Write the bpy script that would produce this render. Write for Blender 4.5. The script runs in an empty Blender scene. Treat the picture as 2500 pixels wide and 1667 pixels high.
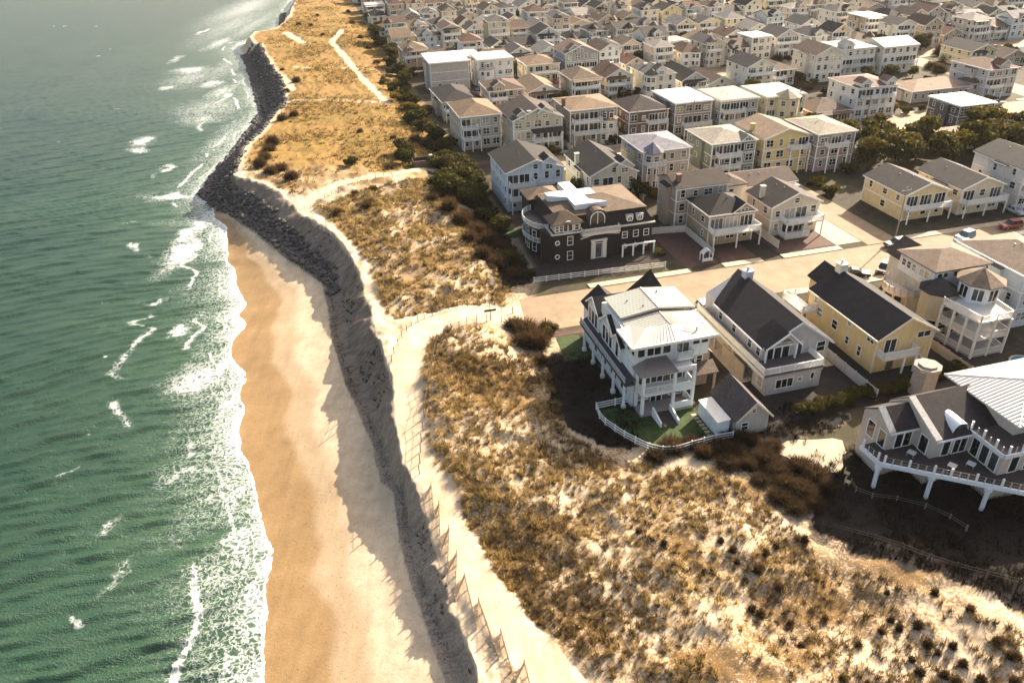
import bpy, bmesh, math, random
import numpy as np
from mathutils import Vector, Matrix
R = math.radians
random.seed(7); rng = np.random.default_rng(7)
sc = bpy.context.scene
COL = sc.collection

# ------------------------------------------------------------------ camera, world, sun, exposure
F, PITCH, ROLL, CZ = 1911.0, R(31.1), R(1.8), 70.0
cp, sp = math.cos(PITCH), math.sin(PITCH)
cam = bpy.data.cameras.new('camera'); cam.sensor_width = 36; cam.lens = 36*F/2500
cam.clip_start = 1; cam.clip_end = 9000
co = bpy.data.objects.new('camera', cam); COL.objects.link(co); sc.camera = co
f0 = Vector((0, cp, -sp)); u0 = Vector((0, sp, cp)); r0 = Vector((1, 0, 0))
rr = r0*math.cos(ROLL) - u0*math.sin(ROLL); uu = r0*math.sin(ROLL) + u0*math.cos(ROLL)
m = Matrix((rr, uu, -f0)).transposed().to_4x4(); m.translation = (0, 0, CZ); co.matrix_world = m

SUN_AZ, SUN_EL = R(42), R(26)
w = bpy.data.worlds.new('World'); sc.world = w; w.use_nodes = True
nt = w.node_tree; bg = nt.nodes['Background']
sky = nt.nodes.new('ShaderNodeTexSky'); sky.sky_type = 'NISHITA'; sky.sun_disc = False
sky.sun_elevation = SUN_EL; sky.sun_rotation = SUN_AZ; sky.air_density = 1.0; sky.dust_density = 4.0; sky.ozone_density = 1.0
tn = nt.nodes.new('ShaderNodeMix'); tn.data_type = 'RGBA'; tn.blend_type = 'MULTIPLY'; tn.inputs[0].default_value = 1; tn.inputs[7].default_value = (1.0, 0.90, 0.80, 1)
nt.links.new(sky.outputs[0], tn.inputs[6]); nt.links.new(tn.outputs[2], bg.inputs[0]); bg.inputs[1].default_value = 0.106
sl = bpy.data.lights.new('sun', 'SUN'); sl.energy = 5.0; sl.angle = R(0.5); sl.color = (1.0, 0.87, 0.70)
so = bpy.data.objects.new('sun', sl); COL.objects.link(so)
sdir = Vector((math.sin(SUN_AZ)*math.cos(SUN_EL), math.cos(SUN_AZ)*math.cos(SUN_EL), math.sin(SUN_EL)))
so.rotation_euler = (-sdir).to_track_quat('-Z', 'Y').to_euler(); so.location = sdir*300
sc.view_settings.view_transform = 'Standard'; sc.view_settings.look = 'None'
sc.view_settings.exposure = 1.8; sc.view_settings.gamma = 1
sc.cycles.max_bounces = 5; sc.cycles.diffuse_bounces = 3; sc.cycles.glossy_bounces = 2
sc.cycles.transmission_bounces = 2; sc.cycles.transparent_max_bounces = 4
sc.cycles.use_denoising = True; sc.cycles.caustics_reflective = False; sc.cycles.caustics_refractive = False

# ------------------------------------------------------------------ survey helpers (photo pixel -> place on level ground z)
def G(x, y, z=4.0):
    u, v = x-1250, y-833.5
    c, s = math.cos(ROLL), math.sin(ROLL)
    u, v = u*c-v*s, u*s+v*c
    d = -(v*cp+F*sp); t = (z-CZ)/d
    return (u*t, (F*cp-v*sp)*t)
AH = R(-14.5)                       # heading of the town's side streets
AX = np.array([math.sin(AH), math.cos(AH)]); BX = np.array([math.cos(AH), -math.sin(AH)])
def W(b, a): return (b*BX[0]+a*AX[0], b*BX[1]+a*AX[1])
def in_view(X, Y, Z, mx=60):
    dz = Z-CZ; f = Y*cp-dz*sp
    if f < 5: return False
    v = -(Y*sp+dz*cp)*F/f; u = X*F/f
    return -1250-mx < u < 1250+mx and -833-mx-60 < v < 833+mx

# ------------------------------------------------------------------ material helpers
MATS = {}
def nodes_of(name):
    mt = bpy.data.materials.new(name); mt.use_nodes = True
    n = mt.node_tree; p = n.nodes['Principled BSDF']
    return mt, n, p
def N(n, t, **kw):
    x = n.nodes.new(t)
    for k, v in kw.items():
        if k.startswith('i_'):
            key = k[2:]; key = int(key) if key.isdigit() else key.replace('_', ' ')
            x.inputs[key].default_value = v
        else: setattr(x, k, v)
    return x
def ramp(n, src, stops, interp='LINEAR'):
    r = n.nodes.new('ShaderNodeValToRGB'); r.color_ramp.interpolation = interp
    e = r.color_ramp.elements
    while len(e) < len(stops): e.new(0.5)
    for el, (pos, c) in zip(e, stops):
        el.position = pos; el.color = (c if len(c) == 4 else (*c, 1)) if hasattr(c, '__len__') else (c, c, c, 1)
    n.links.new(src, r.inputs[0]); return r.outputs[0]
def mix(n, fac, a, b, mode='MIX'):
    x = n.nodes.new('ShaderNodeMix'); x.data_type = 'RGBA'; x.blend_type = mode
    for i, s in ((0, fac), (6, a), (7, b)):
        if hasattr(s, 'is_output'): n.links.new(s, x.inputs[i])
        elif i == 0: x.inputs[0].default_value = s
        else: x.inputs[i].default_value = (*s, 1) if len(s) == 3 else s
    return x.outputs[2]
def noise(n, scale, detail=3, rough=0.55, vec=None, dist=0):
    x = N(n, 'ShaderNodeTexNoise', i_Scale=scale, i_Detail=detail, i_Roughness=rough, i_Distortion=dist)
    if vec is not None: n.links.new(vec, x.inputs['Vector'])
    return x.outputs['Fac']
def wpos(n): return n.nodes.new('ShaderNodeNewGeometry').outputs['Position']
def opos(n): return n.nodes.new('ShaderNodeTexCoord').outputs['Object']
def bump(n, p, h, strength=0.3, dist=0.1):
    b = N(n, 'ShaderNodeBump', i_Strength=strength, i_Distance=dist); n.links.new(h, b.inputs['Height']); n.links.new(b.outputs[0], p.inputs['Normal'])

def mat_objcolor(name, rough=0.7, var=0.18, scale=1.2, spec=0.3, kind='plain'):
    mt, n, p = nodes_of(name)
    oi = n.nodes.new('ShaderNodeObjectInfo'); pos = wpos(n)
    nz = noise(n, scale, 4, 0.6, pos)
    g = ramp(n, nz, [(0.25, 1-var), (0.75, 1+var*0.4)])
    c = mix(n, 1.0, oi.outputs['Color'], g, 'MULTIPLY')
    if kind == 'shingle':
        n2 = noise(n, 9, 2, 0.7, pos)
        c = mix(n, 1.0, c, ramp(n, n2, [(0.3, 0.66), (0.7, 1.30)]), 'MULTIPLY')
        c = mix(n, 1.0, c, ramp(n, noise(n, 0.9, 5, 0.7, pos, 1.5), [(0.35, 0.75), (0.65, 1.25)]), 'MULTIPLY')
        bump(n, p, n2, 0.5, 0.05)
    if kind == 'siding':
        sx = n.nodes.new('ShaderNodeSeparateXYZ'); n.links.new(opos(n), sx.inputs[0])
        wv = N(n, 'ShaderNodeMath', operation='FRACT'); ml = N(n, 'ShaderNodeMath', operation='MULTIPLY'); ml.inputs[1].default_value = 4.0
        n.links.new(sx.outputs[2], ml.inputs[0]); n.links.new(ml.outputs[0], wv.inputs[0])
        bump(n, p, wv.outputs[0], 0.4, 0.03)
        # rain streaks and weathering
        st = N(n, 'ShaderNodeMapping'); st.inputs['Scale'].default_value = (3, 3, 0.35); n.links.new(pos, st.inputs[0])
        c = mix(n, 1.0, c, ramp(n, noise(n, 1.4, 3, 0.6, st.outputs[0]), [(0.35, (0.86, 0.83, 0.78)), (0.6, (1, 1, 1))]), 'MULTIPLY')
    n.links.new(c, p.inputs['Base Color']); p.inputs['Roughness'].default_value = rough
    p.inputs['Specular IOR Level'].default_value = spec
    return mt
M = {}
M['siding'] = mat_objcolor('siding', 0.65, 0.12, 0.5, 0.3, 'siding')
M['shingle'] = mat_objcolor('shingle_roof', 0.85, 0.25, 0.6, 0.2, 'shingle')
M['paint'] = mat_objcolor('painted_wood', 0.5, 0.10, 1.5, 0.4)
M['metal'] = mat_objcolor('metal_roofing', 0.38, 0.10, 0.4, 0.5)
M['stone'] = mat_objcolor('masonry', 0.9, 0.3, 3, 0.2)
M['carpaint'] = mat_objcolor('car_paint', 0.22, 0.04, 2, 0.6)
M['board'] = mat_objcolor('weathered_boards', 0.85, 0.25, 2, 0.2)
def simple(name, col, rough=0.6, spec=0.4, var=0.15, scale=2, metallic=0):
    mt, n, p = nodes_of(name)
    g = ramp(n, noise(n, scale, 4, 0.6, wpos(n)), [(0.25, tuple(c*(1-var) for c in col)), (0.75, tuple(c*(1+var) for c in col))])
    n.links.new(g, p.inputs['Base Color']); p.inputs['Roughness'].default_value = rough
    p.inputs['Specular IOR Level'].default_value = spec; p.inputs['Metallic'].default_value = metallic
    return mt
def glass_mat():
    mt, n, p = nodes_of('window_glass'); oi = n.nodes.new('ShaderNodeObjectInfo')
    c = ramp(n, oi.outputs['Random'], [(0.0, (0.012, 0.014, 0.016)), (0.62, (0.03, 0.034, 0.038)), (0.80, (0.10, 0.095, 0.085)), (0.93, (0.34, 0.30, 0.24))], 'CONSTANT')
    c = mix(n, 1.0, c, ramp(n, noise(n, 0.6, 2, 0.5, wpos(n)), [(0.3, 0.6), (0.7, 1.4)]), 'MULTIPLY')
    n.links.new(c, p.inputs['Base Color']); p.inputs['Roughness'].default_value = 0.07; p.inputs['Specular IOR Level'].default_value = 0.8; return mt
M['glass'] = glass_mat()
M['rubber'] = simple('rubber', (0.02, 0.02, 0.02), 0.8, 0.2)
M['chrome'] = simple('bright_metal', (0.5, 0.5, 0.5), 0.3, 0.5, 0.1, 2, 0.8)
M['lamp'] = simple('lamp_glass', (0.6, 0.55, 0.5), 0.2, 0.6)
M['tail'] = simple('tail_lamp_glass', (0.4, 0.02, 0.02), 0.2, 0.6)
M['concrete'] = simple('concrete', (0.42, 0.34, 0.235), 0.85, 0.2, 0.16, 0.8)
M['paver'] = simple('brick_pavers', (0.085, 0.046, 0.036), 0.85, 0.2, 0.3, 1.6)
M['gravel'] = simple('gravel_yard', (0.045, 0.036, 0.03), 0.95, 0.1, 0.35, 1.2)
M['asphaltdark'] = simple('driveway_asphalt', (0.026, 0.021, 0.019), 0.9, 0.2, 0.3, 0.8)
M['water'] = simple('pool_water', (0.02, 0.16, 0.26), 0.05, 0.6, 0.2, 1)
M['poolgreen'] = simple('pool_cover_fabric', (0.02, 0.22, 0.13), 0.6, 0.3, 0.2, 1)
def road_mat():
    mt, n, p = nodes_of('street_asphalt'); pos = wpos(n)
    c = ramp(n, noise(n, 0.35, 5, 0.65, pos), [(0.3, (0.19, 0.13, 0.075)), (0.7, (0.28, 0.20, 0.12))])
    c = mix(n, 1.0, c, ramp(n, noise(n, 5, 3, 0.7, pos), [(0.3, 0.82), (0.7, 1.12)]), 'MULTIPLY')
    n.links.new(c, p.inputs['Base Color']); p.inputs['Roughness'].default_value = 0.9; return mt
M['road'] = road_mat()
def lawn_mat():
    mt, n, p = nodes_of('lawn_turf'); pos = wpos(n)
    c = ramp(n, noise(n, 1.3, 5, 0.7, pos), [(0.3, (0.011, 0.021, 0.003)), (0.7, (0.042, 0.078, 0.008))])
    n.links.new(c, p.inputs['Base Color']); p.inputs['Roughness'].default_value = 0.95; bump(n, p, noise(n, 12, 2, 0.7, pos), 0.6, 0.08); return mt
M['lawn'] = lawn_mat()
def attr(n, nm): return N(n, 'ShaderNodeAttribute', attribute_name=nm).outputs['Fac']
def foliage_mat(name, c1, c2, trans=0.35):
    mt, n, p = nodes_of(name)
    oi = n.nodes.new('ShaderNodeObjectInfo')
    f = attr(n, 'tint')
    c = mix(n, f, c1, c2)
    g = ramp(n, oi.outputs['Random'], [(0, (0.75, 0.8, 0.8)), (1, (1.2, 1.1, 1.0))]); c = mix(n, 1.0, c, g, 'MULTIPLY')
    n.links.new(c, p.inputs['Base Color']); p.inputs['Roughness'].default_value = 0.8; p.inputs['Specular IOR Level'].default_value = 0.106
    t = n.nodes.new('ShaderNodeBsdfTranslucent'); n.links.new(c, t.inputs[0])
    ms = N(n, 'ShaderNodeMixShader', i_0=trans); n.links.new(p.outputs[0], ms.inputs[1]); n.links.new(t.outputs[0], ms.inputs[2])
    n.links.new(ms.outputs[0], n.nodes['Material Output'].inputs[0]); return mt
M['evergreen'] = foliage_mat('evergreen_leaves', (0.016, 0.020, 0.006), (0.10, 0.082, 0.014))
M['yellowleaf'] = foliage_mat('olive_leaves', (0.06, 0.055, 0.010), (0.20, 0.15, 0.02))
M['twig'] = foliage_mat('bare_twigs', (0.030, 0.020, 0.012), (0.115, 0.070, 0.032))
M['beachgrass'] = foliage_mat('beach_grass_blades', (0.080, 0.052, 0.025), (0.42, 0.295, 0.115), 0.5)
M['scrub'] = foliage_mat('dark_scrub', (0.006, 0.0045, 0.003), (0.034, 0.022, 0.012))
M['bark'] = simple('bark', (0.07, 0.05, 0.035), 0.95, 0.1, 0.3, 4)
def rock_mat():
    mt, n, p = nodes_of('seawall_rock'); oi = n.nodes.new('ShaderNodeObjectInfo'); pos = wpos(n)
    c = ramp(n, noise(n, 0.9, 4, 0.6, pos), [(0.3, (0.022, 0.019, 0.018)), (0.62, (0.06, 0.05, 0.045)), (0.8, (0.17, 0.14, 0.11))])
    n.links.new(c, p.inputs['Base Color']); p.inputs['Roughness'].default_value = 0.75; bump(n, p, noise(n, 4, 4, 0.6, pos), 0.7, 0.1); return mt
M['rock'] = rock_mat()

# ------------------------------------------------------------------ mesh builder and tagging
ORG = {}
def tag(o, label=None, cat=None, group=None, kind=None):
    if label: o['label'] = label
    if cat: o['category'] = cat
    if group: o['group'] = group
    if kind: o['kind'] = kind
    return o
def thing(name, label, cat, loc, rz=0.0, group=None):
    o = bpy.data.objects.new(name, None); o.empty_display_size = 0.5; COL.objects.link(o)
    o.location = loc; o.rotation_euler = (0, 0, rz); ORG[o] = (0, 0, 0); return tag(o, label, cat, group)
def town_thing(name, label, cat, b, a, z=4.0, rz=0.0, group=None, absolute=True):
    """a thing whose parts are given in town coordinates (b, a, height above z)"""
    x, y = W(b, a); o = thing(name, label, cat, (x, y, z), -AH+rz, group)
    if absolute: ORG[o] = (b, a, 0)
    return o
def link(name, me, parent=None, mats=None, color=None, loc=(0, 0, 0), rz=0.0):
    o = bpy.data.objects.new(name, me); COL.objects.link(o)
    if parent is not None: o.parent = parent
    o.location = loc; o.rotation_euler = (0, 0, rz)
    if color is not None: o.color = (*color, 1)
    return o
class MB:
    def __init__(s): s.v = []; s.f = []; s.m = []
    def quad(s, *pts, m=0):
        i = len(s.v); s.v += [tuple(p) for p in pts]; s.f.append(tuple(range(i, i+len(pts)))); s.m.append(m); return s
    def box(s, x0, x1, y0, y1, z0, z1, m=0):
        i = len(s.v)
        s.v += [(x0, y0, z0), (x1, y0, z0), (x1, y1, z0), (x0, y1, z0), (x0, y0, z1), (x1, y0, z1), (x1, y1, z1), (x0, y1, z1)]
        for q in ((0, 3, 2, 1), (4, 5, 6, 7), (0, 1, 5, 4), (1, 2, 6, 5), (2, 3, 7, 6), (3, 0, 4, 7)):
            s.f.append(tuple(i+k for k in q)); s.m.append(m)
        return s
    def extrude(s, poly, z0, z1, m=0):
        n = len(poly); i = len(s.v)
        z0s = z0 if hasattr(z0, '__len__') else [z0]*n; z1s = z1 if hasattr(z1, '__len__') else [z1]*n
        s.v += [(p[0], p[1], z0s[k]) for k, p in enumerate(poly)] + [(p[0], p[1], z1s[k]) for k, p in enumerate(poly)]
        s.f.append(tuple(i+k for k in reversed(range(n)))); s.m.append(m)
        s.f.append(tuple(i+n+k for k in range(n))); s.m.append(m)
        for k in range(n):
            k2 = (k+1) % n; s.f.append((i+k, i+k2, i+n+k2, i+n+k)); s.m.append(m)
        return s
    def solid(s, top, th, m=0):
        """a plate: polygon of 3-D points thickened downwards by th"""
        n = len(top); i = len(s.v)
        s.v += [tuple(p) for p in top] + [(p[0], p[1], p[2]-th) for p in top]
        s.f.append(tuple(range(i, i+n))); s.m.append(m)
        s.f.append(tuple(i+n+k for k in reversed(range(n)))); s.m.append(m)
        for k in range(n):
            k2 = (k+1) % n; s.f.append((i+k2, i+k, i+n+k, i+n+k2)); s.m.append(m)
        return s
    def bar(s, p, q, w=0.1, h=None, m=0):
        h = h or w; p = Vector(p); q = Vector(q); d = (q-p)
        if d.length < 1e-6: return s
        d.normalize(); up = Vector((0, 0, 1)) if abs(d.z) < 0.95 else Vector((0, 1, 0))
        sx = d.cross(up).normalized()*w/2; sy = sx.cross(d).normalized()*h/2
        i = len(s.v)
        for c in (p, q):
            for a, b2 in ((-1, -1), (1, -1), (1, 1), (-1, 1)): s.v.append(tuple(c+sx*a+sy*b2))
        for f in ((0, 1, 2, 3), (7, 6, 5, 4), (0, 4, 5, 1), (1, 5, 6, 2), (2, 6, 7, 3), (3, 7, 4, 0)):
            s.f.append(tuple(i+k for k in f)); s.m.append(m)
        return s
    def tube(s, p, q, r0_, r1_=None, n=8, m=0):
        r1_ = r0_ if r1_ is None else r1_
        p = Vector(p); q = Vector(q); d = (q-p).normalized(); up = Vector((0, 0, 1)) if abs(d.z) < 0.95 else Vector((0, 1, 0))
        sx = d.cross(up).normalized(); sy = sx.cross(d); i = len(s.v)
        for c, r_ in ((p, r0_), (q, r1_)):
            for k in range(n):
                t = 2*math.pi*k/n; s.v.append(tuple(c+sx*math.cos(t)*r_+sy*math.sin(t)*r_))
        for k in range(n):
            k2 = (k+1) % n; s.f.append((i+k, i+k2, i+n+k2, i+n+k)); s.m.append(m)
        s.f.append(tuple(i+k for k in reversed(range(n)))); s.m.append(m)
        s.f.append(tuple(i+n+k for k in range(n))); s.m.append(m); return s
    def mesh(s, name, mats, org=(0, 0, 0), smooth=False):
        me = bpy.data.meshes.new(name)
        me.from_pydata([(a-org[0], b-org[1], c-org[2]) for a, b, c in s.v], [], s.f)
        for mt in (mats if isinstance(mats, (list, tuple)) else [mats]): me.materials.append(mt)
        if any(s.m): me.polygons.foreach_set('material_index', s.m)
        bm = bmesh.new(); bm.from_mesh(me); bmesh.ops.recalc_face_normals(bm, faces=bm.faces); bm.to_mesh(me); bm.free()
        if smooth: me.polygons.foreach_set('use_smooth', [True]*len(me.polygons))
        me.update(); return me
    def build(s, name, mats, parent=None, color=None, smooth=False):
        org = ORG.get(parent, (0, 0, 0)) if parent is not None else (0, 0, 0)
        o = link(name, s.mesh(name, mats, org, smooth), parent, color=color)
        if parent is not None: ORG[o] = org
        return o
def ngon(cx, cy, r, n=8, ph=0.0): return [(cx+r*math.cos(2*math.pi*k/n+ph), cy+r*math.sin(2*math.pi*k/n+ph)) for k in range(n)]
WHITE = (0.70, 0.69, 0.65); TRIM = (0.76, 0.75, 0.71)
def ordinal(k):
    w_ = 'zeroth first second third fourth fifth sixth seventh eighth ninth tenth eleventh twelfth thirteenth fourteenth fifteenth sixteenth seventeenth eighteenth nineteenth twentieth'.split()
    if k <= 20: return w_[k]
    t, r_ = divmod(k, 10); tens = {2: 'twenty', 3: 'thirty', 4: 'forty', 5: 'fifty', 6: 'sixty', 7: 'seventy', 8: 'eighty', 9: 'ninety'}
    if t > 9: return str(k)+'th'
    return tens[t]+'-'+w_[r_] if r_ else tens[t][:-1]+'ieth'
# ------------------------------------------------------------------ terrain
def fade(t): return t*t*(3-2*t)
def vnoise(x, y, seed=0):
    r_ = np.random.default_rng(seed).random((256, 256))
    xi = np.floor(x).astype(int); yi = np.floor(y).astype(int); fx = fade(x-xi); fy = fade(y-yi)
    g = lambda a, b: r_[a % 256, b % 256]
    return (g(xi, yi)*(1-fx)+g(xi+1, yi)*fx)*(1-fy)+(g(xi, yi+1)*(1-fx)+g(xi+1, yi+1)*fx)*fy
def fbm(x, y, sc_, oct=4, seed=0, gain=0.5):
    t = 0; a = 1; s = 0
    for k in range(oct):
        t = t+a*vnoise(x/sc_*2**k+17.3*k, y/sc_*2**k-9.1*k, seed+k); s += a; a *= gain
    return t/s
def ss(a, b, x): return fade(np.clip((x-a)/(b-a), 0, 1))
SHORE_PX = [(690,1900),(665,1667),(655,1560),(642,1400),(630,1260),(612,1150),(590,1030),(580,900),(592,720),(570,640),(545,560),(515,500),(498,472),(530,430),(566,383),(623,309),(644,274),(634,242),(620,191),(605,150),(586,118),(600,105),(640,98),(672,80),(688,60),(700,30),(722,0),(770,-60),(850,-120),(1000,-200)]
BASE_PX = [(1190,1900),(1126,1667),(1106,1619),(1082,1551),(1058,1483),(1038,1432),(1018,1368),(1001,1293),(990,1205),(958,1180),(945,1130),(935,1083),(915,1045),(896,998),(869,945),(850,884),(830,830),(820,749),(805,694),(751,656),(697,618),(642,570),(579,522),(521,487),(503,471)]
TOP_PX = [(1270,1900),(1177,1667),(1157,1585),(1126,1507),(1109,1466),(1089,1395),(1072,1340),(1045,1262),(1035,1201),(1030,1165),(990,1155),(984,1125),(974,1080),(965,1000),(957,930),(940,880),(923,828),(910,765),(885,694),(859,631),(827,589),(783,557),(744,530),(716,500),(681,468),(642,446),(572,434)]
INNER_PX = [(590,395),(607,357),(642,325),(674,284),(700,255),(687,198),(658,159),(639,128),(636,112)]
def curve(pts, z):
    q = sorted([G(*p, z)[::-1] for p in pts]); return np.array([a for a, b in q]), np.array([b for a, b in q])
SH = curve(SHORE_PX, 0.0); BS = curve(BASE_PX, 1.8)
ta, tb = curve(TOP_PX, 6.5); ia, ib = curve(INNER_PX, 4.4)
keep = ia > ta.max()+0.5
TP = (np.concatenate([ta, ia[keep]]), np.concatenate([tb, ib[keep]]))
Y_TIP = BS[0].max(); Y_TOPEND = TP[0].max()
def shore(Y):
    k = 1-ss(Y_TIP-16, Y_TIP-4, Y)
    return np.interp(Y, *SH)+k*(0.30*np.sin(Y/2.1+1.2*np.sin(Y/5.3))+0.55*np.sin(Y/1.9+1.4*np.sin(Y/4.1))*ss(85, 120, Y)+0.7*np.sin(Y/5.2+.8))
def base(Y):
    s = shore(Y); return np.where(Y < Y_TIP, np.maximum(np.interp(Y, *BS), s+0.4), s+0.4)
def top(Y):
    s = base(Y); return np.where(Y < Y_TOPEND, np.maximum(np.interp(Y, *TP), s+1.0), s+5+0.0*Y)
TOWN = np.array([(39,900),(39,300),(38.5,150),(37,126),(33,119),(32,112),(35,102),(33,92),(33,84),(33.6,78),(37,71.5),(47,71),(55,67),(57.5,60),(61,55),(72,46.5),(90,36),(140,10)])
def townd(X, Y):
    """distance outside the level town ground (0 inside)"""
    b = X*BX[0]+Y*BX[1]; a = X*AX[0]+Y*AX[1]
    poly = np.vstack([TOWN, [(900, 10), (900, 900)]])
    ins = np.zeros(b.shape, bool); dist = np.full(b.shape, 1e9)
    n = len(poly)
    for k in range(n):
        p, q = poly[k], poly[(k+1) % n]
        c = ((p[1] > a) != (q[1] > a)) & (b < (q[0]-p[0])*(a-p[1])/(q[1]-p[1]+1e-12)+p[0]); ins ^= c
        d = q-p; t = np.clip(((b-p[0])*d[0]+(a-p[1])*d[1])/(d@d), 0, 1)
        dist = np.minimum(dist, np.hypot(b-p[0]-t*d[0], a-p[1]-t*d[1]))
    return np.where(ins, -dist, dist)
def pathdist(X, Y, pts):
    d0 = np.full(X.shape, 1e9); tt = np.zeros(X.shape); L = 0
    for (x0, y0), (x1, y1) in zip(pts, pts[1:]):
        dx, dy = x1-x0, y1-y0; l2 = dx*dx+dy*dy
        t = np.clip(((X-x0)*dx+(Y-y0)*dy)/l2, 0, 1); d = np.hypot(X-x0-t*dx, Y-y0-t*dy)
        m_ = d < d0; d0 = np.where(m_, d, d0); tt = np.where(m_, L+t*math.sqrt(l2), tt); L += math.sqrt(l2)
    return d0, tt
PATHS = [([(1350,735),(1240,757),(1130,775),(1050,800),(1005,850),(985,920),(985,1000),(1000,1090),(1020,1150)], 2.6, 5.6),
         ([(1060,1180),(1085,1260),(1125,1340),(1170,1420),(1230,1500),(1300,1580),(1390,1680),(1500,1800)], 2.3, 5.4),
         ([(730,515),(830,468),(960,437),(1060,418)], 1.5, 5.2),
         ([(700,252),(800,252),(960,260)], 0.9, 4.6), ([(835,80),(812,108),(880,190),(945,258)], 1.4, 4.6),
         ([(720,168),(880,172),(960,178)], 0.5, 4.6), ([(700,85),(740,110)], 1.8, 4.6), ([(690,190),(715,225)], 1.6, 4.6)]
PATHS = [([G(*p, z) for p in pts], hw) for pts, hw, z in PATHS]
def path_mask(X, Y):
    m_ = np.zeros(X.shape)
    nz = fbm(X, Y, 3.0, 3, 91)
    for pts, hw in PATHS:
        d, _ = pathdist(X, Y, pts); m_ = np.maximum(m_, 1-ss(hw*0.8, hw*1.25, d+(nz-0.5)*1.2))
    return m_
def ground_h(X, Y, detail=True):
    td = townd(X, Y); s = shore(Y); bs = base(Y); tp = top(Y)
    du = ss(0, 13, td)
    near = 1-ss(170, 240, Y)
    pm = path_mask(X, Y)
    lump = (fbm(X, Y, 9, 3, 3)-0.5)*2.6*near+(fbm(X, Y, 30, 3, 5)-0.5)*2.0
    lump2 = (fbm(X, Y, 1.7, 3, 11)-0.5)*0.85 if detail else 0
    z = 4+du*(0.5+2.3*ss(58, 98, Y)-1.5*(1-near)+(lump+lump2)*(1-0.8*pm))
    # eroded face: gullies and slumped sand at the foot
    zb = np.where(Y < Y_TIP, 1.9*ss(Y_TIP, Y_TIP-30, Y)+0.35, 0.15)
    wob = ((fbm(X*0.6+Y, Y*2.0, 2.2, 3, 21)-0.5)*1.5+(fbm(Y, X*.2, 6.5, 3, 23)-0.5)*3.4)*near
    t = np.clip((X+wob-bs)/(tp-bs), 0, 1)
    prof = np.where(t < 0.3, t*0.45, 0.135+(np.clip(t-0.3, 0, 1)/0.7)**0.8*0.865)
    z = np.where(X < tp+1.5, zb+(z-zb)*np.where(X < tp, prof, 1), z)
    bt = np.clip((X-s)/np.maximum(bs-s, 0.4), 0, 1)
    zbeach = zb*bt**1.25+(fbm(X, Y, 5, 2, 31)-0.5)*0.10*bt
    foot = np.exp(-((X-bs)/1.6)**2)*(fbm(X, Y, 1.6, 3, 33)-0.40)*0.6*near*(Y < Y_TIP)
    z = np.where(X < bs, zbeach, z)+np.where((X < bs+2) & (X > s), np.maximum(foot, 0)*ss(0, 3, X-s), 0)
    z = np.where(X < s, -0.07*(s-X), z)
    return z, dict(td=td, s=s, bs=bs, tp=tp, pm=pm, t=t, near=near)
def gz(x, y):
    z, _ = ground_h(np.array([float(x)]), np.array([float(y)])); return float(z[0])
def grid_mesh(name, X, Y, Z, mat, attrs, smooth=True):
    nr, nc = X.shape; me = bpy.data.meshes.new(name)
    v = np.stack([X, Y, Z], -1).reshape(-1, 3).astype(np.float32)
    idx = np.arange(nr*nc).reshape(nr, nc)
    q = np.stack([idx[:-1, :-1], idx[:-1, 1:], idx[1:, 1:], idx[1:, :-1]], -1).reshape(-1).astype(np.int32)
    nf = len(q)//4
    me.vertices.add(len(v)); me.vertices.foreach_set('co', v.ravel())
    me.loops.add(len(q)); me.loops.foreach_set('vertex_index', q)
    me.polygons.add(nf); me.polygons.foreach_set('loop_start', np.arange(0, nf*4, 4, dtype=np.int32)); me.polygons.foreach_set('loop_total', np.full(nf, 4, np.int32))
    me.polygons.foreach_set('use_smooth', np.ones(nf, bool))
    me.update(calc_edges=True)
    for k, a in attrs.items():
        at = me.attributes.new(k, 'FLOAT', 'POINT'); at.data.foreach_set('value', a.reshape(-1).astype(np.float32))
    me.materials.append(mat); return me
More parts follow.
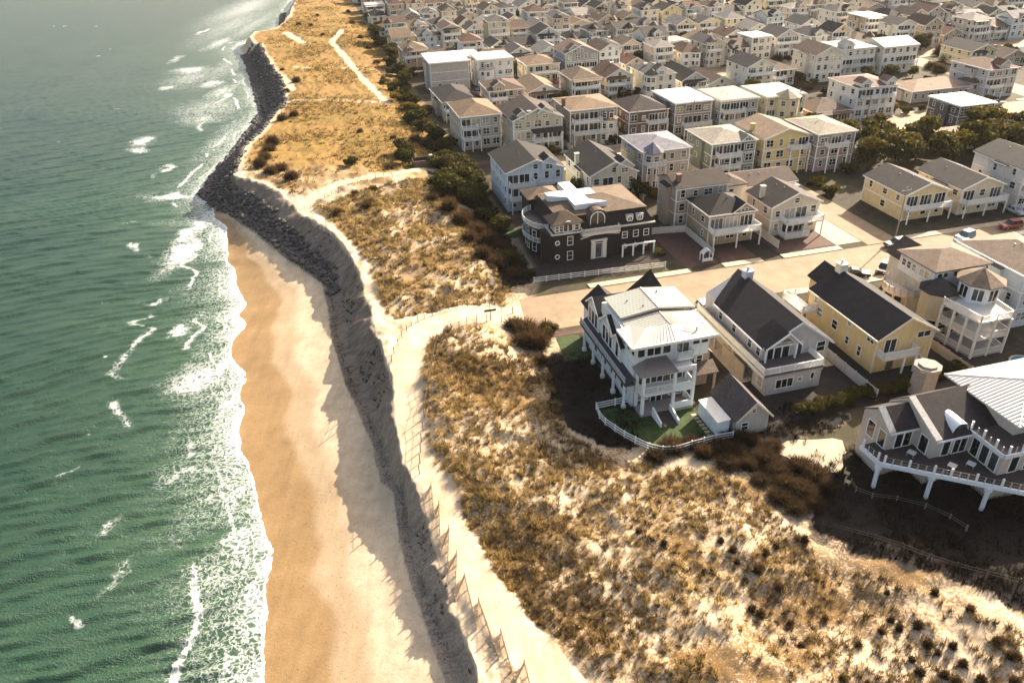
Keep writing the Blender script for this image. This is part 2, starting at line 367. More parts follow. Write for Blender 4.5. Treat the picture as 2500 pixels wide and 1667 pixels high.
def terrain_mat():
    mt, n, p = nodes_of('beach_and_dune_ground'); pos = wpos(n)
    L = n.links.new
    n1 = noise(n, 0.5, 5, 0.6, pos); n2 = noise(n, 3.0, 4, 0.65, pos); n3 = noise(n, 14, 3, 0.7, pos); nb = noise(n, 0.09, 4, 0.6, pos)
    sand = ramp(n, n1, [(0.3, (0.43, 0.34, 0.235)), (0.7, (0.55, 0.45, 0.325))])
    sand = mix(n, 1.0, sand, ramp(n, n3, [(0.3, 0.88), (0.7, 1.08)]), 'MULTIPLY')
    wet = ramp(n, noise(n, 0.35, 4, 0.6, pos), [(0.3, (0.235, 0.150, 0.067)), (0.7, (0.295, 0.194, 0.092))])
    c = mix(n, attr(n, 'wet'), sand, wet)
    mpb = N(n, 'ShaderNodeMapping'); mpb.inputs['Scale'].default_value = (0.9, 0.10, 1); mpb.inputs['Rotation'].default_value = (0, 0, R(6)); L(pos, mpb.inputs[0])
    c = mix(n, 1.0, c, ramp(n, noise(n, 0.6, 4, 0.6, mpb.outputs[0], 0.6), [(0.3, (0.88, 0.85, 0.80)), (0.7, (1.06, 1.05, 1.04))]), 'MULTIPLY')
    c = mix(n, 1.0, c, ramp(n, noise(n, 2.2, 2, 0.9, pos), [(0.30, (0.72, 0.68, 0.62)), (0.40, (1, 1, 1))]), 'MULTIPLY')
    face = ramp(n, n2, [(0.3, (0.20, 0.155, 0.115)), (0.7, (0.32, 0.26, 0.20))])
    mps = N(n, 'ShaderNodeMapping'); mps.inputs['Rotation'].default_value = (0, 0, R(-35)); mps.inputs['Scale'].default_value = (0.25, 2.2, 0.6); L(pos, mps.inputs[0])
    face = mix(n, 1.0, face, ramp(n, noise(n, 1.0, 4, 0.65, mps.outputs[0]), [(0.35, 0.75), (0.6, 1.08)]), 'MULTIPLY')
    face = mix(n, attr(n, 'face_dark'), face, ramp(n, noise(n, 1.2, 4, 0.65, mps.outputs[0]), [(0.35, (0.035, 0.027, 0.021)), (0.65, (0.18, 0.145, 0.112))]))  # darker streaked face farther along the coast
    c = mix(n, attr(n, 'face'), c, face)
    litter = ramp(n, n2, [(0.3, (0.07, 0.04, 0.018)), (0.55, (0.18, 0.105, 0.038)), (0.75, (0.33, 0.22, 0.10))])
    vf = N(n, 'ShaderNodeMath', operation='ADD'); L(attr(n, 'veg'), vf.inputs[0])
    sm = N(n, 'ShaderNodeMath', operation='SUBTRACT'); L(n2, sm.inputs[0]); sm.inputs[1].default_value = 0.5
    sm2 = N(n, 'ShaderNodeMath', operation='MULTIPLY'); L(sm.outputs[0], sm2.inputs[0]); sm2.inputs[1].default_value = 1.3
    L(sm2.outputs[0], vf.inputs[1])
    c = mix(n, ramp(n, vf.outputs[0], [(0.38, 0.0), (0.62, 1.0)]), c, litter)
    meadow = ramp(n, n1, [(0.25, (0.11, 0.072, 0.016)), (0.5, (0.225, 0.132, 0.036)), (0.75, (0.26, 0.13, 0.055))])
    meadow = mix(n, ramp(n, nb, [(0.42, 0.0), (0.62, 0.6)]), meadow, (0.15, 0.105, 0.013))
    meadow = mix(n, 1.0, meadow, ramp(n, n2, [(0.3, 0.7), (0.7, 1.2)]), 'MULTIPLY')
    c = mix(n, attr(n, 'meadow'), c, meadow)
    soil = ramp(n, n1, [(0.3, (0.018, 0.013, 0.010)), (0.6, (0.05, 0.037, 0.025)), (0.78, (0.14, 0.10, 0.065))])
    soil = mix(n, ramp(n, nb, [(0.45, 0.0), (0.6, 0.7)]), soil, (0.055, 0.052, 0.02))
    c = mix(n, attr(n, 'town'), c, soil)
    c = mix(n, attr(n, 'soil_shade'), c, ramp(n, n2, [(0.3, (0.005, 0.004, 0.003)), (0.7, (0.020, 0.015, 0.012))]))  # near-black soil colour with the shade of houses and deck painted in
    L(c, p.inputs['Base Color']); p.inputs['Specular IOR Level'].default_value = 0.2
    L(ramp(n, attr(n, 'wet'), [(0, 0.95), (1, 0.55)]), p.inputs['Roughness'])
    bump(n, p, mix(n, 0.5, n3, n2), 0.55, 0.12); return mt
ys = [36.0]
while ys[-1] < 3200: ys.append(ys[-1]+max(0.30, 0.0058*ys[-1]) if ys[-1] < 620 else ys[-1]*1.06)
ys = np.array(ys); NC = 560
ulin = np.linspace(0, 1, NC)
left = shore(ys)-6; right = 0.74*ys+40
nearfrac = 0.62                                         # more columns on the coast side
cw = np.where(ulin < nearfrac, ulin/nearfrac*0.42, 0.42+(ulin-nearfrac)/(1-nearfrac)*0.58)
X = left[:, None]+(right-left)[:, None]*cw[None, :]; Y = np.repeat(ys[:, None], NC, 1)
Z, at = ground_h(X, Y)
b_ = X*BX[0]+Y*BX[1]; a_ = X*AX[0]+Y*AX[1]
n5 = fbm(X, Y, 6, 4, 41); n6 = fbm(X, Y, 2.2, 3, 43)
d_sh = X-at['s']; wl = np.maximum(at['bs']-at['s'], 1)
lob = 0.035*np.sin(Y/3.3+1.5*np.sin(Y/8.7))+0.09*(fbm(Y, X*0.12, 10, 3, 51)-0.5)*2+0.03*(n6-.5)
fr_ = d_sh/wl
wet = (0.55*(1-ss(0.50, 0.66, fr_+lob*0.8))+0.45*(1-ss(0.32, 0.42, fr_+lob)))*(X < at['bs'])*(Y < Y_TIP+5)
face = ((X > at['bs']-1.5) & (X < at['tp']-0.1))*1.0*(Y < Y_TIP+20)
far = ss(Y_TIP-6, Y_TIP+14, Y+0.25*(X-at['tp']))
veg = ss(0.2, 3.5, X-at['tp'])*(1-at['pm'])*(0.35+0.9*(n5-0.35))*(at['td'] > -1)
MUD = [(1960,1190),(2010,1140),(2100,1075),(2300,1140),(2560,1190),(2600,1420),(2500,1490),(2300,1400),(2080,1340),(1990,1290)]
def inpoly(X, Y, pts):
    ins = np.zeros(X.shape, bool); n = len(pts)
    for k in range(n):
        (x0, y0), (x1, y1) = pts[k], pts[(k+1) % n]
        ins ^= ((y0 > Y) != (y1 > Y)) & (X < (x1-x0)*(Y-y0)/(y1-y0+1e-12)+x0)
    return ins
SOIL_SHADES = [MUD, [(1340,860),(1450,860),(1500,930),(1570,1030),(1560,1075),(1480,1085),(1400,1060),(1350,1000)], [(1090,530),(1200,520),(1290,640),(1300,690),(1230,700),(1150,630)], [(1650,1070),(1850,1030),(1960,1060),(2060,1150),(1990,1240),(1900,1180),(1760,1110)], [(1040,430),(1180,430),(1200,520),(1080,510)], [(1780,1005),(1960,965),(2080,1010),(2040,1050),(1930,1060),(1830,1050)]]  # dark brushy soil patches, blackened to carry the shade lying there
soil_shade = np.zeros(X.shape)
for q in SOIL_SHADES: soil_shade = np.maximum(soil_shade, inpoly(X+(n5-0.5)*4, Y+(n6-0.5)*4, [G(*p, 4.4) for p in q])*1.0)
meadow = far*ss(0.5, 3, X-at['tp'])*(1-at['pm'])*ss(-3, 0.5, at['td'])
town = 1-ss(-2.5, 0.5, at['td'])
me = grid_mesh('ground', X, Y, Z, terrain_mat(), dict(wet=wet, face=face, face_dark=np.clip(ss(84, 100, Y+(n5-.5)*10)*(0.55+0.9*(n6-.5)), 0, 1), veg=veg, meadow=meadow, town=town*(1-soil_shade), soil_shade=soil_shade))
tag(link('ground', me), 'sandy beach, eroded dune face and level town ground', kind='structure')

# ------------------------------------------------------------------ sea
def sea_mat():
    mt, n, p = nodes_of('sea_water'); pos = wpos(n); L = n.links.new
    sh_ = attr(n, 'shallow'); nb = noise(n, 0.05, 4, 0.6, pos); n2 = noise(n, 0.35, 4, 0.6, pos)
    deep = ramp(n, nb, [(0.3, (0.007, 0.028, 0.021)), (0.7, (0.018, 0.044, 0.030))])
    shal = ramp(n, n2, [(0.3, (0.032, 0.080, 0.045)), (0.7, (0.065, 0.115, 0.060))])
    c = mix(n, sh_, deep, shal)
    # foam: lacy bubbles thinned by cells
    vo = N(n, 'ShaderNodeTexVoronoi', i_Scale=1.15, feature='DISTANCE_TO_EDGE')
    mp = N(n, 'ShaderNodeVectorMath', operation='ADD'); L(pos, mp.inputs[0])
    nn = N(n, 'ShaderNodeTexNoise', i_Scale=0.8, i_Detail=4); L(pos, nn.inputs['Vector'])
    sc_ = N(n, 'ShaderNodeVectorMath', operation='SCALE'); L(nn.outputs['Color'], sc_.inputs[0]); sc_.inputs['Scale'].default_value = 3.0
    L(sc_.outputs[0], mp.inputs[1]); L(mp.outputs[0], vo.inputs['Vector'])
    lace = ramp(n, vo.outputs['Distance'], [(0.0, 1.0), (0.16, 0.25), (0.4, 0.0)])
    fn = noise(n, 1.6, 5, 0.7, pos)
    a1 = N(n, 'ShaderNodeMath', operation='MULTIPLY_ADD'); L(lace, a1.inputs[0]); a1.inputs[1].default_value = 0.42; 
    a0 = N(n, 'ShaderNodeMath', operation='MULTIPLY_ADD'); L(fn, a0.inputs[0]); a0.inputs[1].default_value = 0.55; a0.inputs[2].default_value = -0.40
    L(a0.outputs[0], a1.inputs[2])
    a2 = N(n, 'ShaderNodeMath', operation='ADD'); L(a1.outputs[0], a2.inputs[0]); L(attr(n, 'foam'), a2.inputs[1])
    ff = ramp(n, a2.outputs[0], [(0.20, 0.0), (0.42, 0.22), (0.56, 0.55), (0.78, 1.0)])
    has = ramp(n, attr(n, 'foam'), [(0.03, 0.0), (0.12, 1.0)])
    fm = N(n, 'ShaderNodeMath', operation='MULTIPLY'); L(ff, fm.inputs[0]); L(has, fm.inputs[1])
    c = mix(n, fm.outputs[0], c, (0.74, 0.76, 0.74))
    L(c, p.inputs['Base Color']); L(ramp(n, fm.outputs[0], [(0, 0.20), (1, 0.8)]), p.inputs['Roughness']); p.inputs['IOR'].default_value = 1.33
    mpp = N(n, 'ShaderNodeMapping'); mpp.inputs['Rotation'].default_value = (0, 0, R(-12)); mpp.inputs['Scale'].default_value = (0.35, 1.0, 1); L(pos, mpp.inputs[0])
    hb = mix(n, 0.4, noise(n, 1.3, 5, 0.7, mpp.outputs[0]), noise(n, 4, 3, 0.7, pos))
    bump(n, p, hb, 0.9, 0.42); return mt
ys2 = [34.0]
while ys2[-1] < 3600: ys2.append(ys2[-1]+max(0.20, 0.0040*ys2[-1]) if ys2[-1] < 700 else ys2[-1]*1.06)
ys2 = np.array(ys2); NS = 300; ul = np.linspace(0, 1, NS)
lf = -(0.80*ys2+60); rt = shore(ys2)+2.2
X = lf[:, None]+(rt-lf)[:, None]*(1-(1-ul[None, :])**1.35); Y = np.repeat(ys2[:, None], NS, 1)
S = shore(Y)
# perpendicular-ish distance to the waterline
slope = np.gradient(shore(ys2), ys2)[:, None]
d = (S-X)/np.sqrt(1+np.clip(slope, -2.5, 2.5)**2)
WN = [(3.1, 108, .14), (2.3, 115, .10), (1.8, 101, .07), (5.2, 110, .08), (1.3, 122, .04), (1.6, 94, .05)]
h = np.zeros(X.shape); wx = (fbm(X, Y, 55, 2, 61)-0.5)*14; amp = 0.5+1.0*fbm(X, Y, 11, 3, 63)
for k, (wlg, ang, a0) in enumerate(WN):
    dr = R(ang); ph = (X*math.cos(dr)+Y*math.sin(dr)+wx)*2*math.pi/wlg+k*1.7
    h += a0*np.sin(ph+0.35*np.sin(ph))
calm = ss(0.5, 9, d); lift = np.where(d < 0, 0.05, 0.05)
Z = lift+(h-0.1)*amp*(0.12+0.88*calm)*np.clip(1.1-Y/420, 0.18, 1)
foam = np.zeros(X.shape)
wob = (fbm(Y, X*0.2, 9, 3, 71)-0.5)*1.6+(fbm(Y, X*0.3, 2.6, 3, 73)-0.5)*0.8
dd = d+wob
edge = np.exp(-((dd-0.15)/0.34)**2)*0.75+0.5*np.exp(-((dd-2.6-2.2*fbm(Y, X*0.1, 8, 2, 79))/0.35)**2)*ss(.4, .6, fbm(Y, X*0, 12, 2, 78))
wash = 0.56*np.exp(-np.clip(dd-0.3, 0, None)/5.0)*ss(0.25, 0.65, fbm(X, Y, 9, 3, 75)+0.12)*(dd > -0.2)
foam = np.maximum(edge, wash)
FOAM_GLARE = [(500,925,95,45,.62),(556,885,34,60,.75),(560,985,30,50,.6),(470,1150,70,22,.42),(550,1215,80,55,.5),(600,1310,50,80,.55),(520,1400,90,50,.40),(620,1450,46,70,.6),(560,1090,60,40,.45),
 (440,620,34,42,.8),(470,560,24,48,.7),(425,480,70,10,.75),(510,455,14,30,.7),(436,808,22,15,.8),(396,735,13,7,.8),(352,345,22,10,.8),(335,368,22,6,.6),(332,600,9,9,.7),(415,408,12,8,.8),(258,860,8,4,.8),(212,1063,6,4,.8),(260,1290,10,20,.5),(200,1515,12,8,.7),(285,1410,20,30,.35),(150,1155,10,10,.5),
 (470,190,60,26,.34),(540,225,30,18,.5),(520,262,90,30,.36),(495,292,60,14,.42),(560,330,40,60,.36),(585,380,20,50,.42),(545,410,16,30,.5),(535,105,26,16,.5),(495,78,8,8,.7),(570,60,60,40,.34),(600,20,60,40,.42),(430,145,10,10,.5),(468,172,46,8,.62),(520,205,26,10,.6),(548,240,10,20,.6),(620,60,30,40,.35),(410,215,14,4,.7),(600,190,8,60,.4),(560,160,40,50,.3)]  # foam patches; near the headland they also paint whitish glare on the water
b3 = 6.0+4.0*fbm(Y, X*0.08, 10, 2, 85)
line3 = 0.55*np.exp(-((d-b3)/(0.35+0.5*fbm(X, Y, 4, 2, 86)))**2)*ss(.50, .64, fbm(Y, X*0.15, 9, 3, 87))*(Y < 420)
line4 = 0.45*np.exp(-((d-b3*1.9-3)/(0.4+0.6*fbm(X, Y, 4, 2, 88)))**2)*ss(.60, .72, fbm(Y, X*0.15, 8, 3, 89))*(Y > 95)*(Y < 520)
trail = 0.34*np.exp(-np.clip(d-b3*.2, 0, None)/7.0)*ss(.42, .62, fbm(X*.6, Y, 7, 3, 90))*(d > 0)
foam = np.maximum(np.maximum(foam, trail), np.maximum(line3, line4))
Xp = X+(fbm(X, Y, 3.2, 3, 93)-.5)*5; Yp = Y+(fbm(X, Y, 3.2, 3, 95)-.5)*6
for px, py, rx, ry, s in FOAM_GLARE:
    cx, cy = G(px, py, 0); ex = abs(G(px+rx, py, 0)[0]-cx); ey = abs(G(px, py-ry, 0)[1]-cy)
    foam = np.maximum(foam, s*0.82*np.exp(-(((Xp-cx)/ex)**2+((Yp-cy)/ey)**2)*1.1))
caps = fbm(X*0.5, Y*1.4, 5, 3, 81)
foam = np.maximum(foam, ss(0.84, 0.93, caps)*0.4)
foam *= (d > -1.2)
shallow = np.clip(np.exp(-np.clip(d, 0, None)/26)*1.1, 0, 1)*(0.75+0.5*(fbm(X, Y, 14, 3, 77)-0.5))
# swash film: the water sheet ends in a wavy edge just above the sand
zs = np.where(dd < 0, -0.25, 0.0)
me = grid_mesh('sea', X, Y, Z+zs, sea_mat(), dict(foam=foam, shallow=np.clip(shallow, 0, 1)))
tag(link('sea', me), 'green ocean with white surf along the beach', kind='structure')
# ------------------------------------------------------------------ streets, kerbs, drives (town coordinates)
def sheet(name, poly, mat, z=4.02, label=None, kind='structure', par=None):
    mb = MB(); mb.quad(*[(*W(*p), z) for p in poly]); o = mb.build(name, mat, par)
    if par is None: tag(o, label, kind=kind)
    return o
STREET_A = [107.5, 184.5, 262, 339, 416, 493, 570]
for k, s in enumerate(STREET_A):
    b0 = 31 if k == 0 else 47
    sheet('street', [(b0, s), (800, s), (800, s+12), (b0, s+12)], M['road'], 4.02, 'sandy asphalt street, %s from the front' % ordinal(k+1))
    for side, sa in (('near', s), ('far', s+12)):
        mb = MB(); o0, o1 = (sa-1.7, sa) if side == 'near' else (sa, sa+1.7)
        if k == 0 and side == 'far': segs = [(46, 66.2), (73.3, 81.5), (85.9, 98.9), (112, 300)]
        elif k == 0: segs = [(46, 57), (60, 76), (79, 91), (94, 300)]
        else: segs = [(b, b+9.5) for b in range(48, 420, 14)]
        for q0, q1 in segs: mb.extrude([W(q0, o0), W(q1, o0), W(q1, o1), W(q0, o1)], 3.9, 4.15)
        tag(mb.build('pavement', M['concrete']), 'pale concrete pavement with kerb on the %s side of the %s street' % (side, ordinal(k+1)), kind='structure')
sheet('lane', [(104.8, 119.8), (112, 119.8), (112, 184.4), (104.8, 184.4)], M['road'], 4.03, 'grey lane leading back between the houses')
sheet('side_street', [(222, 60), (232, 60), (232, 560), (222, 560)], M['road'], 4.028, 'side street running back through the town')
sheet('driveway', [(98.9, 121.7), (104.6, 121.7), (104.6, 141), (98.9, 141)], M['concrete'], 4.036, 'bright concrete driveway beside the lane')
sheet('driveway', [(66.2, 121.8), (73.3, 121.8), (73.3, 140), (66.2, 140)], M['paver'], 4.034, 'dark red brick driveway beside the dark shingle house')
sheet('driveway', [(81.5, 121.8), (85.9, 121.8), (85.9, 130), (81.5, 130)], M['asphaltdark'], 4.034, 'grey driveway under the raised deck')
sheet('driveway', [(74, 122), (81.3, 122), (81.3, 128), (74, 128)], M['paver'], 4.031, 'brick forecourt before the black roofed deck house')
sheet('driveway', [(86.3, 122), (98.7, 122), (98.7, 130), (86.3, 130)], M['paver'], 4.032, 'brick forecourt before the twin gable house')
sheet('yard', [(56.2, 73.5), (72.2, 73.5), (72.2, 84), (56.2, 84)], M['asphaltdark'], 4.03, 'dark paved yard before the grey gable house')
sheet('yard', [(72.6, 72), (89, 72), (89, 106), (72.6, 106)], M['asphaltdark'], 4.033, 'dark paved yard around the yellow house')
sheet('yard', [(56.4, 84), (72.2, 84), (72.2, 106), (56.4, 106)], M['concrete'], 4.031, 'pale concrete drive beside the grey gable house')
sheet('yard', [(89.6, 74), (104, 74), (104, 100), (89.6, 100)], M['gravel'], 4.03, 'gravel yard under the turret house decks')
sheet('yard', [(36.5, 126), (66, 126), (66, 131), (36.5, 131)], M['gravel'], 4.03, 'gravel strip behind the white street fence')
sheet('lawn', [(33.6, 97.5), (38.3, 97.5), (38.3, 104.8), (34.6, 104.8)], M['lawn'], 4.06, 'small green lawn left of the white house')
sheet('lawn', [(34.2, 83.8), (47.2, 83.8), (47, 73), (39.9, 72.6), (37.5, 73.3), (35.8, 76), (34.3, 79)], M['lawn'], 4.05, 'lawn inside the curved white fence')
sheet('lawn', [(36, 146), (40.5, 146), (40.5, 152), (36.6, 152)], M['lawn'], 4.05, 'bright lawn beside the curved balcony')
sheet('path', [(34, 105), (46, 105), (46, 106.3), (33.5, 106.3)], M['paver'], 4.045, 'red brick path beside the street end')
sheet('pool_patio', [(57.5+4.2*math.cos(t/9*math.pi)*(1+.25*math.sin(t*1.1)), 66.6+3.4*math.sin(t/9*math.pi)*(1+.2*math.cos(t*.9))) for t in range(18)], M['concrete'], 4.05, 'pale curved concrete pool patio')
for k in range(7):
    sheet('yard', [(40, 126+k*38.5+30), (75, 126+k*38.5+30), (75, 126+k*38.5+33), (40, 126+k*38.5+33)], M['paver'], 4.03, 'brick alley between the back gardens, %s row' % ordinal(k+1))

# ------------------------------------------------------------------ windows, doors, railings, generic houses
WCACHE = {}
def win_mesh(w_, h_, kind):
    k = (round(w_, 2), round(h_, 2), kind)
    if k in WCACHE: return WCACHE[k]
    f = MB(); t = 0.11; d = -0.07
    f.box(-w_/2-t, w_/2+t, d, 0.0, -t, 0); f.box(-w_/2-t, w_/2+t, d, 0.0, h_, h_+t)
    f.box(-w_/2-t, -w_/2, d, 0.0, 0, h_); f.box(w_/2, w_/2+t, d, 0.0, 0, h_)
    if kind == 'sash': f.box(-w_/2, w_/2, d*0.8, 0, h_/2-.03, h_/2+.03)
    nm = max(0, int(round(w_/1.0))-1)
    for q in range(nm): x = -w_/2+w_*(q+1)/(nm+1); f.box(x-.05, x+.05, d*0.8, 0, 0, h_)
    g = MB().box(-w_/2, w_/2, -0.018, 0.02, 0, h_)
    one = MB(); one.v = f.v+g.v; one.f = f.f+[tuple(i+len(f.v) for i in q) for q in g.f]; one.m = [0]*len(f.f)+[1]*len(g.f)
    r_ = (f.mesh('window', M['paint']), g.mesh('pane', M['glass']), one.mesh('window', [M['paint'], M['glass']]))
    WCACHE[k] = r_; return r_
FACE = {'F': 0.0, 'L': -math.pi/2, 'R': math.pi/2, 'B': math.pi}
def win(root, face, x, y, z, w_, h_, kind='sash', near=False, name='window', color=TRIM, rz=None):
    """window whose sill centre is at (x, y, z) in the root's own coordinates"""
    f, g, one = win_mesh(w_, h_, kind); o = ORG.get(root, (0, 0, 0)); rz = FACE[face] if rz is None else rz
    loc = (x-o[0], y-o[1], z-o[2])
    if near:
        q = link(name, f, root, color=color, loc=loc, rz=rz); link('pane', g, q)
    else: q = link(name, one, root, color=color, loc=loc, rz=rz)
    return q
def rail_mb(pts, z, h_=1.0, step=0.22, closed=False, mb=None, solid=False):
    mb = mb or MB(); pts = list(pts)+([pts[0]] if closed else [])
    for (x0, y0), (x1, y1) in zip(pts, pts[1:]):
        mb.bar((x0, y0, z+h_), (x1, y1, z+h_), 0.12, 0.08); mb.bar((x0, y0, z+0.12), (x1, y1, z+0.12), 0.08, 0.08)
        L = math.hypot(x1-x0, y1-y0); n = max(1, int(L/step))
        if solid: mb.bar((x0, y0, z+h_*0.52), (x1, y1, z+h_*0.52), 0.05, h_*0.74)
        else:
            for k in range(1, n):
                t = k/n; mb.box(x0+(x1-x0)*t-.03, x0+(x1-x0)*t+.03, y0+(y1-y0)*t-.03, y0+(y1-y0)*t+.03, z+.1, z+h_)
        m_ = max(1, int(L/2.2))
        for k in range(m_+1):
            t = k/m_; x = x0+(x1-x0)*t; y = y0+(y1-y0)*t; mb.box(x-.075, x+.075, y-.075, y+.075, z-.05, z+h_+.1)
    return mb
def railing(root, pts, z, h_=1.0, step=0.22, color=TRIM, solid=False): return rail_mb(pts, z, h_, step, solid=solid).build('railing', M['paint'], root, color)
def gable_roof(mb, x0, x1, y0, y1, z, rise, axis='A', oh=0.45, th=0.22, m=0, ridge=None):
    """two slabs; axis A: ridge runs along y"""
    if axis == 'A':
        xm = (x0+x1)/2 if ridge is None else ridge; zr = z+rise
        for xe, sgn in ((x0, -1), (x1, 1)):
            k = rise/abs(xe-xm); xo = xe+sgn*oh; zo = z-k*oh
            mb.solid([(xo, y0-oh, zo+th), (xm, y0-oh, zr+th), (xm, y1+oh, zr+th), (xo, y1+oh, zo+th)], th, m)
    else:
        ym = (y0+y1)/2 if ridge is None else ridge; zr = z+rise
        for ye, sgn in ((y0, -1), (y1, 1)):
            k = rise/abs(ye-ym); yo = ye+sgn*oh; zo = z-k*oh
            mb.solid([(x0-oh, yo, zo+th), (x1+oh, yo, zo+th), (x1+oh, ym, zr+th), (x0-oh, ym, zr+th)], th, m)
    return mb
def hip_roof(mb, x0, x1, y0, y1, z, rise, oh=0.45, th=0.2, m=0):
    x0 -= oh; x1 += oh; y0 -= oh; y1 += oh; w_, d_ = x1-x0, y1-y0; zt = z+th
    if w_ <= d_: p, q = (x0+w_/2, y0+w_/2, zt+rise), (x0+w_/2, y1-w_/2, zt+rise)
    else: p, q = (x0+d_/2, y0+d_/2, zt+rise), (x1-d_/2, y0+d_/2, zt+rise)
    A, B_, C, D = (x0, y0, zt), (x1, y0, zt), (x1, y1, zt), (x0, y1, zt)
    if w_ <= d_:
        mb.quad(A, B_, p, m=m); mb.quad(B_, C, q, p, m=m); mb.quad(C, D, q, m=m); mb.quad(D, A, p, q, m=m)
    else:
        mb.quad(A, B_, q, p, m=m); mb.quad(B_, C, q, m=m); mb.quad(C, D, p, q, m=m); mb.quad(D, A, p, m=m)
    mb.box(x0, x1, y0, y1, zt-th, zt-0.004, m=m); return mb
def cone_roof(mb, cx, cy, r_, z, rise, n=8, ph=0.0, m=0, th=.15):
    pts = ngon(cx, cy, r_, n, ph)
    for k in range(n): mb.quad((*pts[k], z), (*pts[(k+1) % n], z), (cx, cy, z+rise), m=m)
    mb.extrude(pts, z-th, z-.004, m=m); return mb
def house(b, a, w_, d_, n=2, sh=2.9, base_=0.5, roof='hip', rise=2.2, wall=WHITE, rcol=(.06, .05, .045), decks=(), dormers=(), chimney=None, turret=None, cross=None,
          label='', name='house', cat='house', group=None, rz=0.0, near=False, seed=0, lwin=True, z0=4.0, trim=TRIM, fwin=None, roofdeck=False, far=False):
    """house in its own frame: x to the right along the street, y away from the viewer, front wall at y=0"""
    rd = random.Random(seed*7919+int(b*10)+int(a*10)*131)
    root = town_thing(name, label, cat, b, a, z0, rz, group, absolute=False)
    H = base_+n*sh; st = 0.16 if near else 0.3
    bayL = (d_*.30, d_*.30+rd.uniform(3.2, 4.8), rd.uniform(.6, 1.3)) if lwin and rd.random() < .5 else None
    wl = MB()
    if roof == 'gableA':
        wl.v = [(0, 0, 0), (w_, 0, 0), (w_, 0, H), (w_/2, 0, H+rise), (0, 0, H), (0, d_, 0), (w_, d_, 0), (w_, d_, H), (w_/2, d_, H+rise), (0, d_, H)]
        wl.f = [(0, 1, 2, 3, 4), (5, 9, 8, 7, 6), (0, 4, 9, 5), (1, 6, 7, 2), (4, 3, 8, 9), (2, 7, 8, 3)]; wl.m = [0]*6
    elif roof == 'gableB':
        wl.v = [(0, 0, 0), (0, d_, 0), (0, d_, H), (0, d_/2, H+rise), (0, 0, H), (w_, 0, 0), (w_, d_, 0), (w_, d_, H), (w_, d_/2, H+rise), (w_, 0, H)]
        wl.f = [(0, 4, 3, 2, 1), (5, 6, 7, 8, 9), (0, 5, 9, 4), (1, 2, 7, 6), (4, 9, 8, 3), (2, 3, 8, 7)]; wl.m = [0]*6
    else: wl.box(0, w_, 0, d_, 0, H)
    wo = wl.build('wall', M['siding'], root, wall)
    rf = MB()
    if roof == 'gableA': gable_roof(rf, 0, w_, 0, d_, H, rise, 'A')
    elif roof == 'gableB': gable_roof(rf, 0, w_, 0, d_, H, rise, 'B')
    elif roof == 'hip': hip_roof(rf, 0, w_, 0, d_, H, rise)
    if roof == 'flat':
        rf.box(-.35, w_+.35, -.35, d_+.35, H, H+0.3)
        rf.box(.1, w_-.1, .1, d_-.1, H+0.3, H+0.36)
        ro = rf.build('roof', M['metal'], root, rcol)
    else: ro = rf.build('roof', M['shingle'], root, rcol)
    # trim: belt boards, corner boards
    tr = MB()
    for k in range(1, n): z = base_+k*sh; tr.box(-.04, w_+.04, -.045, 0, z-.12, z+.06); tr.box(-.045, 0, 0, d_, z-.12, z+.06)
    for x in (0, w_): tr.box(x-.11, x+.11, -.06, .05, 0, H-.02)
    tr.box(-.06, .05, d_-.15, d_+.05, 0, H-.02)
    if roof == 'gableA':
        for s in (0, w_): tr.bar((s+(-.45 if s == 0 else .45), -.49, H-rise/(w_/2)*.45+.08), (w_/2, -.49, H+rise+.1), .08, .30)
    if roof in ('gableA', 'gableB'): tr.box(-.52, -.40, -.4, d_+.4, H-(rise/(w_/2)*.45 if roof == 'gableA' else -rise)-.12, H-(rise/(w_/2)*.45 if roof == 'gableA' else -rise)+.12) if roof == 'gableA' else tr.box(-.4, w_+.4, -.52, -.40, H-rise/(d_/2)*.45-.1, H-rise/(d_/2)*.45+.14)
    else: tr.box(-.5, w_+.5, -.52, -.44, H-.08, H+.2); tr.box(-.52, -.44, -.44, d_+.44, H-.08, H+.2)
    tr.build('trim', M['paint'], root, trim)
    dk = {k: (y, x0, x1, cov) for (k, y, x0, x1, cov) in decks}
    for k in range(n):
        z = base_+k*sh
        if fwin is not None: items = fwin[k] if k < len(fwin) else []
        else:
            c = max(2, int(w_/(3.3 if far else 2.6))); items = []
            for q in range(c):
                x = w_*(q+.5)/c
                if k in dk and dk[k][1]-.2 < x < dk[k][2]+.2: items.append((x, 0.05, min(2.6, w_/c-.35), 2.15, 'door') if rd.random() < .85 else (x, .8, 1.2, 1.35, 'sash'))
                elif k == 0 and q == c-1 and not near and rd.random() < .5: items.append((x, 0.0, 2.1, 2.1, 'door'))
                else: items.append((x, .75, rd.choice([.9, 1.2, 1.8]), rd.choice([1.2, 1.45, 1.6]), 'sash'))
        for (x, dz, ww, hh, kd) in items:
            win(root, 'F', x, 0, z+dz, ww, hh, kd, near, 'door' if kd == 'door' else 'window', trim)
